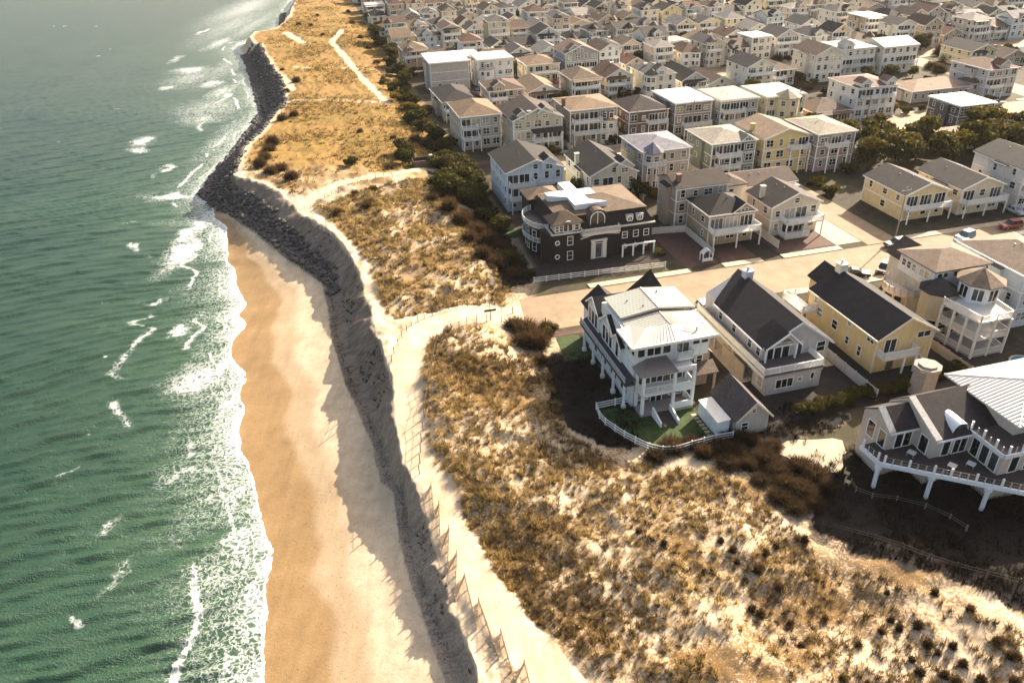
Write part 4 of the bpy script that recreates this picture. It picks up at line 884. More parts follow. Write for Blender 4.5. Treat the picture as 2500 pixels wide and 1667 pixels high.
MB().extrude(bal+[(94.5, 93.6)], 3.0, 3.35).build('round_balcony', M['paint'], h4, (.66, .56, .46)); railing(h4, bal, 3.35, 1.0, .2, (.72, .62, .56))
for t in (120, 160, 200, 240): MB().box(94.5+3.2*math.cos(R(t))-.15, 94.5+3.2*math.cos(R(t))+.15, 97.2+3.2*math.sin(R(t))-.15, 97.2+3.2*math.sin(R(t))+.15, 0, 3.0).build('post', M['paint'], h4, (.6, .5, .36))
g = MB(); pent(g, 96.5, 101.5, 98.5, 104.5, 0, 6.6, 6.6, 99, 8.6); rw = g.build('rear_wing', M['siding'], h4, (.6, .57, .5)); r_ = MB(); gable_roof(r_, 96.5, 101.5, 98.5, 104.5, 6.6, 2.2, 'A', .5, .2); r_.build('rear_roof', M['shingle'], rw, (.075, .058, .05))

# --- big house with the wide deck at lower right
h5 = town_thing('deck_house', 'large grey house with wide dark deck on white posts and white metal roof', 'house', 62, 58)
BW = (.50, .44, .39)
g = MB(); pentB(g, 62.3, 66.3, 60.7, 65.4, 0, 6.9, 6.9, 63.0, 8.5); g.build('wall', M['siding'], h5, BW)
r_ = MB(); gable_roof(r_, 62.8, 66.2, 60.7, 65.4, 6.9, 1.7, 'B', .35, .18, ridge=63.0); r_.build('roof', M['shingle'], h5, (.034, .027, .028))
g = MB(); pentB(g, 66.3, 76.5, 57.8, 66.0, 0, 6.9, 6.9, 63.0, 9.3); g.build('wall', M['siding'], h5, BW)
r_ = MB(); gable_roof(r_, 67.0, 76.2, 57.8, 66.0, 6.9, 2.5, 'B', .35, .18, ridge=63.0); r_.build('roof', M['shingle'], h5, (.035, .028, .029))
for x, yf, zf, zr in ((66.55, 57.4, 7.0, 9.6), (62.4, 60.3, 7.0, 9.0)):
    MB().solid([(x-.45, yf, zf), (x+.45, yf, zf), (x+.45, 63.0, zr), (x-.45, 63.0, zr)], .5).build('parapet', M['stone'], h5, (.50, .47, .43))
MB().box(71.6, 84, 53.0, 62, 0, 6.9).build('wing', M['siding'], h5, BW)
tdk = MB().box(71.4, 84, 52.8, 58.8, 6.9, 7.05).build('roof_terrace', M['paint'], h5, (.045, .036, .034))
fs = MB().box(71.25, 71.4, 52.6, 58.2, 6.6, 7.15); fs.box(71.25, 84, 52.6, 52.8, 6.6, 7.15); fs.box(66.3, 71.25, 57.25, 57.4, 6.55, 6.8); fs.box(62.1, 66.2, 60.2, 60.34, 6.5, 6.75); fs.build('fascia', M['paint'], h5, (.62, .64, .66))
# white hipped metal roof on its own storey
MB().box(75.2, 88, 55.6, 65.0, 6.9, 9.3).build('upper_wall', M['siding'], h5, (.55, .50, .45))
wr = MB(); P_ = (74.2, 54.4, 9.3); Q_ = (74.0, 66.2, 9.3); K_ = (80.5, 60.2, 11.0); K2 = (86, 60.2, 11.0)
wr.solid([P_, K_, Q_], .2); wr.solid([P_, (89, 54.4, 9.3), K2, K_], .2); wr.solid([Q_, K_, K2, (89, 66.2, 9.3)], .2); wr.solid([(89, 54.4, 9.3), (89, 66.2, 9.3), K2], .2)
wo_ = wr.build('metal_roof', M['metal'], h5, (.55, .505, .47)); rb = MB()
ribs(rb, P_, Q_, K_, K_, 1, .12, .08)
for k in range(1, 24):
    t = k/24; e = Vector(P_).lerp(Vector(Q_), t); f = 1-abs(2*t-1); K = Vector(K_); hp = (Vector(P_) if t < .5 else Vector(Q_)).lerp(K, f); rb.bar(e+Vector((0, 0, .03)), hp+Vector((0, 0, .03)), .05, .07)
for k in range(1, 26):
    x = 74.2+k*.55; f = min(1, (x-74.2)/(80.5-74.2)); rb.bar((x, 54.4, 9.33), (x, 54.4+(60.2-54.4)*f, 9.33+1.7*f), .05, .07); rb.bar((x, 66.2, 9.33), (x, 66.2-(6.0)*f, 9.33+1.7*f), .05, .07)
rb.build('standing_seam', M['metal'], wo_, (.55, .50, .47))
# arched dormer
ad = MB(); 
for k in range(10):
    t0, t1 = math.pi*k/10, math.pi*(k+1)/10
    ad.solid([(69.9-1.1*math.cos(t0), 57.9, 7.2+1.15*math.sin(t0)), (69.9-1.1*math.cos(t1), 57.9, 7.2+1.15*math.sin(t1)), (69.9-1.1*math.cos(t1), 60.6, 7.3+1.15*math.sin(t1)), (69.9-1.1*math.cos(t0), 60.6, 7.3+1.15*math.sin(t0))], .1)
adm = ad.build('arched_dormer', M['metal'], h5, (.72, .71, .72)); MB().extrude([(69.0, 58.1), (70.8, 58.1), (70.8, 58.2), (69.0, 58.2)], 7.1, 7.9).build('pane', M['glass'], adm)
# deck on posts with white balusters
DE = [(60.2, 62.4), (60.3, 58.9), (66.0, 54.6), (72.3, 49.9), (84, 41)]
MB().extrude(DE+[(84, 53.0), (71.6, 53.0), (71.6, 57.8), (66.3, 57.8), (66.3, 60.7), (62.3, 60.7), (62.3, 62.4)], 3.7, 3.95).build('deck', M['board'], h5, (.055, .042, .038))
for (x0, y0), (x1, y1) in zip(DE, DE[1:]):
    MB().bar((x0, y0, 3.72), (x1, y1, 3.72), .28, .55).build('fascia', M['paint'], h5, (.66, .70, .73))
    L = math.hypot(x1-x0, y1-y0); n_ = int(L/.85)
    for k in range(n_):
        t = (k+.5)/n_; x = x0+(x1-x0)*t; y = y0+(y1-y0)*t; big = (k % 3 == 0); r_ = .10 if big else .05
        MB().box(x-r_, x+r_, y-r_, y+r_, 3.98, 5.15 if big else 4.8).build('baluster', M['paint'], h5, (.74, .72, .70) if big else (.45, .40, .37))
    mb = MB(); mb.bar((x0, y0, 4.86), (x1, y1, 4.86), .012, .012); mb.bar((x0, y0, 4.45), (x1, y1, 4.45), .012, .012); mb.build('rail_wire', M['chrome'], h5)
for x, y in ((60.35, 59.0), (65.0, 55.5), (69.7, 51.9), (74.5, 48.2)):
    p_ = MB().extrude([(x-.18, y-.18), (x+.18, y-.18), (x+.18, y+.18), (x-.18, y+.18)], 0, 3.5); p_.extrude([(x-.3, y-.3), (x+.3, y-.3), (x+.3, y+.3), (x-.3, y+.3)], 2.9, 3.45); p_.build('post', M['paint'], h5, (.70, .73, .75))
for (x0, y0), (x1, y1) in (((71.55, 58.5), (71.55, 52.9)), ((71.6, 52.9), (84, 52.9))):
    L = math.hypot(x1-x0, y1-y0); n_ = int(L/.9)
    for k in range(n_):
        t = (k+.5)/n_; x = x0+(x1-x0)*t; y = y0+(y1-y0)*t; big = (k % 2 == 0); r_ = .10 if big else .05
        MB().box(x-r_, x+r_, y-r_, y+r_, 7.06, 8.2 if big else 7.9).build('baluster', M['paint'], h5, (.74, .72, .70) if big else (.45, .40, .37))
for x, y, w_, hh, fc in ((64.0, 60.7, 1.0, 2.1, 'F'), (65.2, 60.7, 1.0, 2.1, 'F'), (68.3, 57.8, 1.0, 2.1, 'F'), (70.3, 57.8, 1.8, 2.3, 'F'), (66.3, 59.2, 1.2, 2.2, 'L'), (62.3, 61.6, 1.1, 2.2, 'L'), (62.3, 63.6, 1.2, 2.2, 'L'),
                        (71.6, 56.8, 1.0, 2.3, 'L'), (71.6, 55.4, 1.0, 2.3, 'L'), (71.6, 54.0, 1.0, 2.3, 'L'), (73.5, 53.0, 1.1, 2.2, 'F'), (76, 53.0, 1.8, 2.2, 'F'), (79, 53.0, 1.8, 2.2, 'F')):
    win(h5, fc, x, y, 4.05, w_, hh, 'door', True, 'door' if hh > 2.25 else 'window')
c_ = MB().box(77.9, 80.1, 72.4, 74.8, 0, 4.6); c_.extrude(ngon(79, 73.6, 1.9, 8, math.pi/8), 4.6, 5.1); c_.extrude(ngon(79, 73.6, 1.3, 8, math.pi/8), 5.1, 5.35)
o = c_.build('garden_fireplace', M['stone'], None, (.34, .29, .25)); o.location = (0, 0, 4); o.rotation_euler = (0, 0, -AH); tag(o, 'free-standing grey masonry fireplace stack with wide cap behind the deck house', 'fireplace')
for k, (x, y) in enumerate(((67.6, 55.6), (69.9, 55.2), (64.7, 59.0))):
    t_ = town_thing('deck_table', 'low pale table on the dark deck, %s' % ('nearest the edge', 'nearest the inner corner', 'by the left windows')[k], 'table', x, y, 7.95, .5, 'low tables on the dark deck', absolute=False)
    MB().box(-.45, .45, -.45, .45, .40, .46).build('table_top', M['paint'], t_, (.62, .58, .54))
    for dx in (-.38, .38):
        for dy in (-.38, .38): MB().box(dx-.04, dx+.04, dy-.04, dy+.04, 0, .4).build('leg', M['paint'], t_, (.3, .28, .26))

# --- dark shingle mansion with the white flat roof
h6 = town_thing('dark_mansion', 'large dark brown shingle house with white trim and white flat roof', 'house', 41.5, 131.5)
DW = (.018, .0125, .0115); MR = (.026, .020, .019); TR_ = (.125, .088, .060)
MB().box(43.0, 63.2, 131.5, 147, 0, 6.2).build('wall', M['siding'], h6, DW)
MB().extrude([(43.0, 131.5), (43.0, 136), (41.3, 135.2), (41.0, 133.4), (41.8, 131.9)], 0, 6.2).build('bay', M['siding'], h6, DW)
mn = MB(); X0, X1, Y0, Y1 = 42.8, 63.4, 131.3, 147.2; i = 1.6
lo = [(X0, Y0, 6.2), (X1, Y0, 6.2), (X1, Y1, 6.2), (X0, Y1, 6.2)]; hi = [(X0+i, Y0+i, 8.9), (X1-i, Y0+i, 8.9), (X1-i, Y1-i, 8.9), (X0+i, Y1-i, 8.9)]
for k in range(4): mn.quad(lo[k], lo[(k+1) % 4], hi[(k+1) % 4], hi[k])
mn.quad(*hi); mn.build('mansard_roof', M['shingle'], h6, MR)
r_ = MB(); hip_roof(r_, X0+i-.1, X1-i+.1, Y0+i-.1, Y1-i+.1, 8.9, 1.35, .35, .12); r_.build('roof', M['shingle'], h6, TR_)
cz_ = [(48.0, 134.3), (54.6, 134.3), (51.6, 136.6), (51.6, 139.0), (54.0, 139.0), (54.0, 142.4), (51.3, 142.4), (51.3, 147.2), (48.8, 147.2), (48.8, 142.6), (44.5, 142.6), (44.5, 140.6), (48.0, 138.8)]
MB().extrude(cz_, 9.3, 10.45).build('flat_roof', M['metal'], h6, (.60, .60, .62))
cn = MB().box(42.6, 63.6, 131.0, 131.45, 6.05, 6.3); cn.box(42.3, 42.75, 131.1, 136, 6.05, 6.3); cn.build('cornice', M['paint'], h6, (.60, .56, .50))
# upper left pavilion: arched and square windows
g = MB().box(43.0, 48.3, 131.45, 134, 6.3, 8.0).build('pavilion', M['siding'], h6, (.5, .46, .40)); r_ = MB(); hip_roof(r_, 42.7, 48.4, 131.3, 136, 8.0, 1.8, .4, .15); r_.build('pavilion_roof', M['shingle'], g, TR_)
def arch(root, x, y, z, w_, hh, name='arched_window'):
    t_ = MB(); n_ = 12; o = ORG[root]
    for k in range(n_):
        a0, a1 = math.pi*k/n_, math.pi*(k+1)/n_; t_.bar((x-w_/2*math.cos(a0), y-.06, z+hh+w_/2*math.sin(a0)), (x-w_/2*math.cos(a1), y-.06, z+hh+w_/2*math.sin(a1)), .16, .22)
    for s in (-1, 0, 1): t_.bar((x+s*w_/2, y-.06, z), (x+s*w_/2, y-.06, z+hh+(w_/2 if s == 0 else 0)), .12, .12)
    t_.bar((x-w_/2, y-.06, z), (x+w_/2, y-.06, z), .14, .14); q = t_.build(name, M['paint'], root, TRIM); 
    p_ = MB(); pts = [(x-w_/2, z), (x+w_/2, z)]+[(x+w_/2*math.cos(math.pi*k/n_), z+hh+w_/2*math.sin(math.pi*k/n_)) for k in range(n_+1)]
    p_.quad(*[(a, y-.03, b) for a, b in pts]); ORG[q] = o; p_.build('pane', M['glass'], q); return q
ORG[g] = ORG[h6]; arch(g, 45.7, 131.45, 6.45, 1.9, 1.1)
for x in (43.6, 44.3, 47.5): win(g, 'F', x, 131.45, 6.6, .75, 1.1, 'sash', True)
ar = MB().box(50.0, 53.7, 131.9, 135, 6.2, 8.6).build('arched_dormer', M['siding'], h6, DW); ORG[ar] = ORG[h6]; arch(ar, 51.85, 131.9, 6.35, 2.9, 1.7)
rr_ = MB()
for k in range(10):
    a0, a1 = math.pi*k/10, math.pi*(k+1)/10; rr_.solid([(51.85-2.05*math.cos(a0), 131.6, 8.1+1.9*math.sin(a0)), (51.85-2.05*math.cos(a1), 131.6, 8.1+1.9*math.sin(a1)), (51.85-2.05*math.cos(a1), 137, 8.1+1.9*math.sin(a1)), (51.85-2.05*math.cos(a0), 137, 8.1+1.9*math.sin(a0))], .15)
rr_.build('dormer_roof', M['shingle'], ar, (.11, .075, .055))
for x in (58.5, 60.6):
    d_ = MB().box(x-.75, x+.75, 131.75, 134, 6.6, 8.0).build('dormer', M['siding'], h6, (.5, .46, .4)); ORG[d_] = ORG[h6]; arch(d_, x, 131.75, 6.8, .95, .55)
MB().box(48.3, 56.1, 130.4, 131.5, 5.4, 5.75).build('balcony', M['paint'], h6, (.6, .57, .5)); railing(h6, [(48.4, 131.4), (48.4, 130.5), (56.0, 130.5), (56.0, 131.4)], 5.75, 1.0, .16, (.66, .62, .55))
t_ = MB(); t_.bar((48.3, 131.38, 4.5), (51.9, 131.38, 5.3), .1, .2); t_.bar((56.3, 131.38, 4.7), (51.9, 131.38, 5.3), .1, .2); t_.build('pediment', M['paint'], h6, (.6, .57, .5))
win(h6, 'F', 52.1, 131.5, .1, 1.3, 3.0, 'door', True, 'door')
for x in (50.9, 53.3): MB().box(x-.38, x+.38, 131.25, 131.5, 0, 3.6).build('door_column', M['paint'], h6, (.62, .58, .5))
MB().box(50.4, 53.8, 131.2, 131.5, 3.6, 4.0).build('door_lintel', M['paint'], h6, (.62, .58, .5))
for z in (.5, 3.6): win(h6, 'F', 46.2, 131.5, z, 1.0, 1.7, 'sash', True)
for x in (57.5, 59.8, 62.0): win(h6, 'F', x, 131.5, 3.5, .95, 1.2, 'sash', True)
for x in (57.6, 59.8, 62.0):
    o = MB(); 
    for k in range(16): a0, a1 = 2*math.pi*k/16, 2*math.pi*(k+1)/16; o.bar((x+.42*math.cos(a0), 131.42, 1.7+.42*math.sin(a0)), (x+.42*math.cos(a1), 131.42, 1.7+.42*math.sin(a1)), .16, .14)
    o.build('round_light', M['paint'], h6, (.6, .57, .5))
for z in (1.4, 4.3):
    o = MB(); x = 43.6
    for k in range(16): a0, a1 = 2*math.pi*k/16, 2*math.pi*(k+1)/16; o.bar((x+.42*math.cos(a0), 131.42, z+.42*math.sin(a0)), (x+.42*math.cos(a1), 131.42, z+.42*math.sin(a1)), .16, .18)
    q = o.build('porthole', M['paint'], h6, TRIM); ORG[q] = ORG[h6]; MB().quad(*[(x+.42*math.cos(2*math.pi*k/16), 131.46, z+.42*math.sin(2*math.pi*k/16)) for k in range(16)]).build('pane', M['glass'], q)
pg = MB().box(56.4, 63.4, 129.9, 130.2, 2.35, 2.6)
pg.build('pergola_beam', M['paint'], h6, TRIM)
for x in (56.6, 58.8, 61.0, 63.2): MB().box(x-.13, x+.13, 129.95, 130.2, 0, 2.35).build('post', M['paint'], h6, TRIM)
# curved balcony and rear wing on the sea side
cb = [(43.0+3.6*math.cos(R(t)), 140+5.5*math.sin(R(t))) for t in range(100, 266, 15)]
for z, c0 in ((3.0, DW), (6.0, (.05, .042, .04))):
    MB().extrude(cb+[(43.0, 134.6), (43.0, 145.4)], z-.3, z).build('curved_balcony', M['paint'], h6, c0)
    railing(h6, cb, z, 1.05, .2, (.68, .68, .66))
MB().extrude([(43.0+3.0*math.cos(R(t)), 140+4.6*math.sin(R(t))) for t in range(90, 271, 15)], 0, 5.7).build('rotunda', M['siding'], h6, DW)
for t in (130, 160, 190, 220):
    for z in (.8, 3.5): win(h6, 'F', 43.0+3.0*math.cos(R(t))*1.01, 140+4.6*math.sin(R(t))*1.01, z, 1.0, 1.6, 'sash', True, rz=math.atan2(4.6*math.sin(R(t))/4.6**2*9, 3.0*math.cos(R(t))/9*9)+math.pi/2)
rw = MB().box(42.2, 48.6, 145.5, 151, 0, 8.2).build('rear_wing', M['siding'], h6, DW); r_ = MB(); hip_roof(r_, 42.2, 48.6, 145.5, 151, 8.2, 1.3, .5); r_.build('rear_roof', M['shingle'], rw, TR_)
ORG[rw] = ORG[h6]; win(rw, 'F', 44.5, 145.5, 6.4, .9, 1.4, 'sash', True)
# ------------------------------------------------------------------ houses along the streets, placed from the photograph
CREAM = (.62, .53, .36); TAN = (.44, .35, .25); GREY = (.42, .40, .37); YEL = (.64, .50, .24); LAV = (.34, .29, .28); GRN = (.20, .24, .20); BLUE = (.55, .62, .68); BRN = (.16, .11, .08); ORG_ = (.50, .27, .10)
RD = (.052, .044, .044); RB = (.10, .066, .046); RT = (.17, .115, .072); RG = (.10, .088, .08); RW = (.68, .66, .63)
PL = []
def P(*a, **k): PL.append((a[0], a[1], a[0]+a[2], a[1]+a[3])); return house(*a, **k)
# first row beyond the street
P(74.6, 129.6, 9.8, 9.4, n=2, sh=3.0, base_=.4, roof='hip', rise=2.4, wall=(.40, .31, .21), rcol=(.014, .012, .012), decks=[(1, 2.8, -.2, 10.2, False)], dormers=[(7.4, 4.6, 'low')], near=True, seed=1, label='tan house with black pyramid roof and broad white deck facing the street')
P(72.2, 139.8, 11.5, 8.6, n=3, sh=2.8, base_=.4, roof='gableB', rise=1.6, wall=(.42, .33, .26), rcol=(.045, .032, .027), chimney=(1.2, 2, 2.2), near=True, seed=2, label='tan three-storey house with dark brown roof behind the black pyramid roof')
P(88.6, 129.8, 10.8, 9.5, n=2, sh=3.0, base_=.4, roof='gableA', rise=2.3, wall=(.60, .54, .43), rcol=(.036, .027, .025), decks=[(1, 2.8, 2.0, 10.4, False), (0, 2.8, 2.0, 7.6, False)], chimney=(.4, 5, 2.6), near=True, seed=3, label='cream two-storey house with brown gables and white deck beside the concrete drive')
P(86.8, 143, 15.5, 8.5, n=2, sh=2.8, base_=.5, roof='gableB', rise=1.5, wall=(.66, .60, .50), rcol=(.075, .05, .04), cross=(-2.2, 2.5, -1.5, 5, 7.2, .9), seed=4, near=True, label='long cream house with a white stair tower behind the brown gables')
P(118.8, 128, 10.2, 13.2, n=2, sh=2.8, base_=.2, roof='gableA', rise=1.9, wall=(.66, .53, .30), rcol=(.036, .031, .032), decks=[(1, 2.2, -.4, 10.2, False)], near=True, seed=5, label='pale yellow gable house with dark grey roof beside the lane')
P(132.0, 127, 10.2, 13.2, n=2, sh=2.8, base_=.2, roof='gableA', rise=1.9, wall=(.66, .57, .42), rcol=(.04, .034, .032), decks=[(1, 2.2, -.4, 10.2, False)], near=True, seed=6, label='cream gable house with dark roof, right of its pale yellow twin')
P(146.0, 126, 11.5, 14, n=3, sh=2.8, base_=.2, roof='gableA', rise=2.0, wall=(.70, .67, .62), rcol=(.035, .03, .028), decks=[(1, 2.0, 0, 11, False)], near=True, seed=7, label='white three-storey house at the right edge beyond the cream gable house')
P(162, 127, 11, 14, n=2, roof='hip', rise=2.0, wall=CREAM, rcol=RB, decks=[(1, 2, 0, 11, False)], seed=8, label='cream hip-roofed house at the far right of the first row')
# second row
P(41.6, 160.5, 13, 15, n=3, sh=2.9, base_=.3, roof='gableA', rise=2.2, wall=(.56, .62, .66), rcol=(.019, .017, .017), decks=[(1, 2.4, .3, 6, False), (2, 2.0, .3, 6.2, False)], dormers=[(9.6, 3.4, 'tall')], cross=(6.4, 13.2, -3.0, .2, 4.6, .9), near=True, seed=11, label='white and blue house with black roof at the dune edge')
P(60.4, 158.5, 11, 17, n=2, sh=3.1, base_=.6, roof='gableA', rise=2.6, wall=(.60, .55, .42), rcol=(.030, .026, .026), decks=[(1, 2, .2, 5.4, False)], dormers=[(8.0, 4.2, 'tall')], chimney=(-.2, 9, 2.4), near=True, seed=12, label='cream house with dark roof and front gable behind the dark mansion')
P(74.0, 161, 11.5, 13, n=3, sh=2.9, base_=1.2, roof='hip', rise=1.5, wall=(.46, .39, .30), rcol=(.17, .165, .19), decks=[(2, 2.0, .2, 5.0, False)], near=True, seed=13, label='tall beige house with blue-grey roof and corner balcony', turret=(2.6, .8, 2.5, 9.9, (.50, .43, .33)))
P(93.0, 164, 11.5, 13, n=3, sh=2.8, base_=.4, roof='hip', rise=1.5, wall=GRN, rcol=(.24, .215, .175), decks=[(1, 2.2, 1.0, 7.0, False), (2, 2.2, 1.0, 7.0, False)], dormers=[(9.2, 3.0, 'low')], near=True, seed=14, label='green-grey house with white trim and two white front balconies')
P(106.6, 163.5, 12.2, 14, n=3, sh=2.8, base_=.4, roof='gableA', rise=1.9, wall=YEL, rcol=(.21, .145, .095), decks=[(2, 1.8, 6.4, 11.8, False)], chimney=(.6, 7, 1.8), near=True, seed=15, label='yellow three-storey house with brown roof and white side balcony')
P(119.6, 161, 10.2, 14, n=3, sh=2.9, base_=.5, roof='hip', rise=1.1, wall=(.33, .27, .27), rcol=(.22, .195, .15), decks=[(2, 2.0, 2.0, 7.6, False)], near=True, seed=16, label='mauve-grey three-storey house with curved white balcony by the grove')
# third row
P(41.5, 208, 11, 16, n=3, sh=2.9, base_=.3, roof='hip', rise=2.2, wall=(.44, .38, .30), rcol=RT, decks=[(1, 2.2, 0, 5, False), (2, 2, 0, 4.4, False)], near=True, seed=21, label='tan three-storey house with brown hip roof and sea-side balconies')
P(54, 200, 13.5, 15, n=3, sh=2.9, base_=.3, roof='gableA', rise=2.6, wall=(.46, .42, .34), rcol=(.05, .04, .036), decks=[(1, 2.2, 5.0, 13.2, True)], dormers=[(2.4, 2.6, 'tall'), (8.8, 4.4, 'tall')], chimney=(4.4, .2, 2.0), near=True, seed=22, label='tan house with many white-trimmed gables and brick chimney')
P(70.4, 201.5, 13.5, 14, n=3, sh=3.0, base_=.6, roof='hip', rise=1.5, wall=(.38, .33, .27), rcol=RT, decks=[(1, 2.6, .4, 13, False), (2, 2.2, .4, 8.6, False)], turret=(11.0, .2, 2.6, 6.8, (.66, .63, .57)), chimney=(-.3, 5, 2.2), near=True, seed=23, label='tan house wrapped in curved white decks with brown roof')
P(87.0, 200, 11.5, 13, n=2, sh=3.2, base_=1.6, roof='hip', rise=2.6, wall=(.13, .095, .075), rcol=(.04, .03, .027), decks=[(1, 2, 5, 11, False)], near=True, seed=24, label='dark brown hip-roofed house in the third row')
P(100.2, 199, 11.0, 15, n=3, sh=3.0, base_=.3, roof='flat', wall=(.26, .22, .19), rcol=(.56, .57, .56), near=True, decks=[(1, 2.2, 2.2, 10.6, False)], dormers=(), seed=25, label='grey-brown house with white flat roof in the third row')
P(113.6, 198, 11.5, 14, n=3, sh=2.9, base_=.2, roof='flat', wall=(.36, .38, .36), rcol=(.17, .13, .09), near=True, decks=[(1, 2, .2, 11, False), (2, 2, .2, 7, False)], seed=26, label='grey flat-roofed house with stacked white balconies in the third row')
P(127.4, 197, 12, 14, n=3, sh=2.9, base_=.2, roof='flat', wall=(.66, .56, .33), rcol=(.30, .27, .19), near=True, turret=(6.4, .4, 3.8, 8.9, (.67, .58, .36)), decks=[(1, 1.6, 1.2, 11.4, False)], seed=27, label='pale yellow house with rounded front and white curved balcony')
P(141.4, 194, 12, 12, n=1, sh=3.2, base_=.8, roof='hip', rise=2.4, wall=ORG_, rcol=(.11, .072, .05), near=True, decks=[(0, 2, 2, 11, True)], seed=28, label='orange bungalow with brown roof and pillared porch')
P(157, 197, 13, 14, n=3, sh=2.9, base_=.2, roof='hip', rise=1.3, wall=(.70, .70, .68), rcol=(.16, .10, .075), near=True, dormers=[(2.2, 3, 'tall'), (10.6, 3, 'tall')], decks=[(2, 1.8, 1, 12, False)], seed=29, label='white three-storey house with two front gables and a long balcony')
P(158.5, 163, 17, 8.5, n=1, sh=3, base_=.3, roof='gableB', rise=1.6, wall=(.5, .46, .42), rcol=(.40, .32, .235), seed=30, label='low grey cottage with tan roof behind the grove')
P(186, 150, 12, 14, n=3, roof='hip', rise=1.8, wall=(.58, .48, .32), rcol=RG, near=True, decks=[(1, 1.6, 0, 6, False)], seed=31, label='tan three-storey house at the right edge beyond the grove')
P(172, 138, 11, 10, n=2, roof='hip', rise=1.7, wall=(.66, .64, .6), rcol=RG, seed=32, near=True, decks=[(1, 1.6, 0, 8, False)], label='white house with grey roof at the right edge before the grove')
P(176.5, 178.5, 11.5, 12, n=2, roof='flat', wall=(.10, .09, .09), rcol=(.66, .50, .30), seed=33, near=True, label='black house with pale flat roof beyond the grove')
P(184, 206, 22, 12, n=1, sh=3, roof='hip', rise=2.0, wall=(.5, .42, .33), rcol=(.30, .20, .14), seed=34, label='long low bungalow with wide reddish tan roof')
# houses seen in part at the right edge of the front row
P(105.5, 85, 11, 14, n=3, sh=2.9, roof='hip', rise=1.9, wall=(.55, .60, .63), rcol=(.17, .125, .09), near=True, decks=[(1, 1.6, 6, 11, False)], seed=35, label='white-blue house with brown hip roof right of the turret house')
P(117.5, 93, 10, 11, n=2, sh=2.9, roof='hip', rise=2.0, wall=(.62, .56, .42), rcol=(.04, .035, .035), near=True, seed=36, label='cream house with black roof at the right edge of the front row')
# landmarks further back
P(45.6, 276.5, 13.5, 14, n=3, sh=3.0, roof='flat', wall=(.44, .42, .38), rcol=(.56, .54, .5), seed=41, near=True, fwin=[[(3, .9, 1, 1.2, 'sash'), (9, .9, 1, 1.2, 'sash')], [], []], label='plain grey block with white flat roof near the dunes')
P(62.5, 276.5, 12.5, 13, n=3, roof='flat', wall=(.70, .70, .68), rcol=(.42, .40, .37), turret=(3.0, .6, 2.8, 6.4, (.7, .7, .7)), decks=[(1, 1.8, .2, 12, False)], seed=42, near=True, label='white boxy house with black turret roof near the grey block')
P(48.5, 300, 20, 11, n=2, roof='flat', wall=(.32, .22, .15), rcol=(.55, .54, .52), seed=43, label='long brown house with grey flat roof behind the grey block')
P(80, 276, 12, 13, n=2, roof='hip', rise=2.0, wall=CREAM, rcol=RT, decks=[(1, 1.8, 2, 11, False)], seed=44, label='cream house with tan hip roof behind the tan decks')
P(94.5, 276, 12, 14, n=3, roof='gableA', rise=2.4, wall=(.30, .32, .34), rcol=(.15, .10, .075), dormers=[(3.2, 4, 'tall')], decks=[(1, 2, .4, 11.6, False)], seed=45, label='slate grey house with gables and white balconies')
P(184, 244, 14, 14, n=3, roof='hip', rise=1.6, wall=(.70, .68, .61), rcol=(.5, .47, .42), dormers=[(3, 4, 'tall')], decks=[(1, 1.4, 0, 14, False)], seed=46, label='large white three-storey block with pale roof, left half of a pair', near=True)
P(200, 242, 14, 14, n=3, roof='gableB', rise=1.8, wall=(.70, .67, .58), rcol=(.48, .45, .40), decks=[(1, 1.4, 0, 14, False)], seed=47, label='large white three-storey block with pale roof, right half of a pair', near=True)
P(172, 240, 10.5, 14, n=3, roof='gableA', rise=2.4, wall=(.68, .64, .54), rcol=RB, seed=48, label='cream gable house left of the pair of white blocks')

# ------------------------------------------------------------------ the rest of the town, row by row
WALLS = [('white', (.74, .72, .66)), ('cream', (.64, .56, .40)), ('pale grey', (.50, .49, .47)), ('tan', (.44, .35, .25)), ('pale yellow', (.66, .56, .32)), ('beige', (.56, .47, .35)), ('grey', (.34, .32, .30)), ('pale blue', (.50, .57, .60)), ('off-white', (.74, .69, .57)), ('sage', (.38, .42, .35)), ('brown', (.22, .15, .10)), ('ivory', (.76, .69, .55))]
WP = [5, 6, 3, 4, 3, 4, 2, 2, 6, 1, 1, 5]
ROOFS = [('dark grey', (.04, .035, .034)), ('brown', (.095, .062, .045)), ('tan', (.17, .12, .08)), ('grey', (.11, .098, .088)), ('reddish brown', (.125, .07, .047)), ('charcoal', (.028, .024, .024)), ('pale grey', (.24, .215, .185))]
FLATS = [('white', (.52, .51, .48)), ('pale grey', (.3, .285, .26)), ('grey', (.16, .15, .14))]
ROWS = [126, 160.5, 200, 236, 276, 297, 317.5, 353, 373.5, 394, 430, 450.5, 471, 507, 528]
SHP = {'gableA': 'front-gabled', 'gableB': 'side-gabled', 'hip': 'hip-roofed', 'flat': 'flat-roofed'}
rd = random.Random(42); count = 0
HSLOTS = []
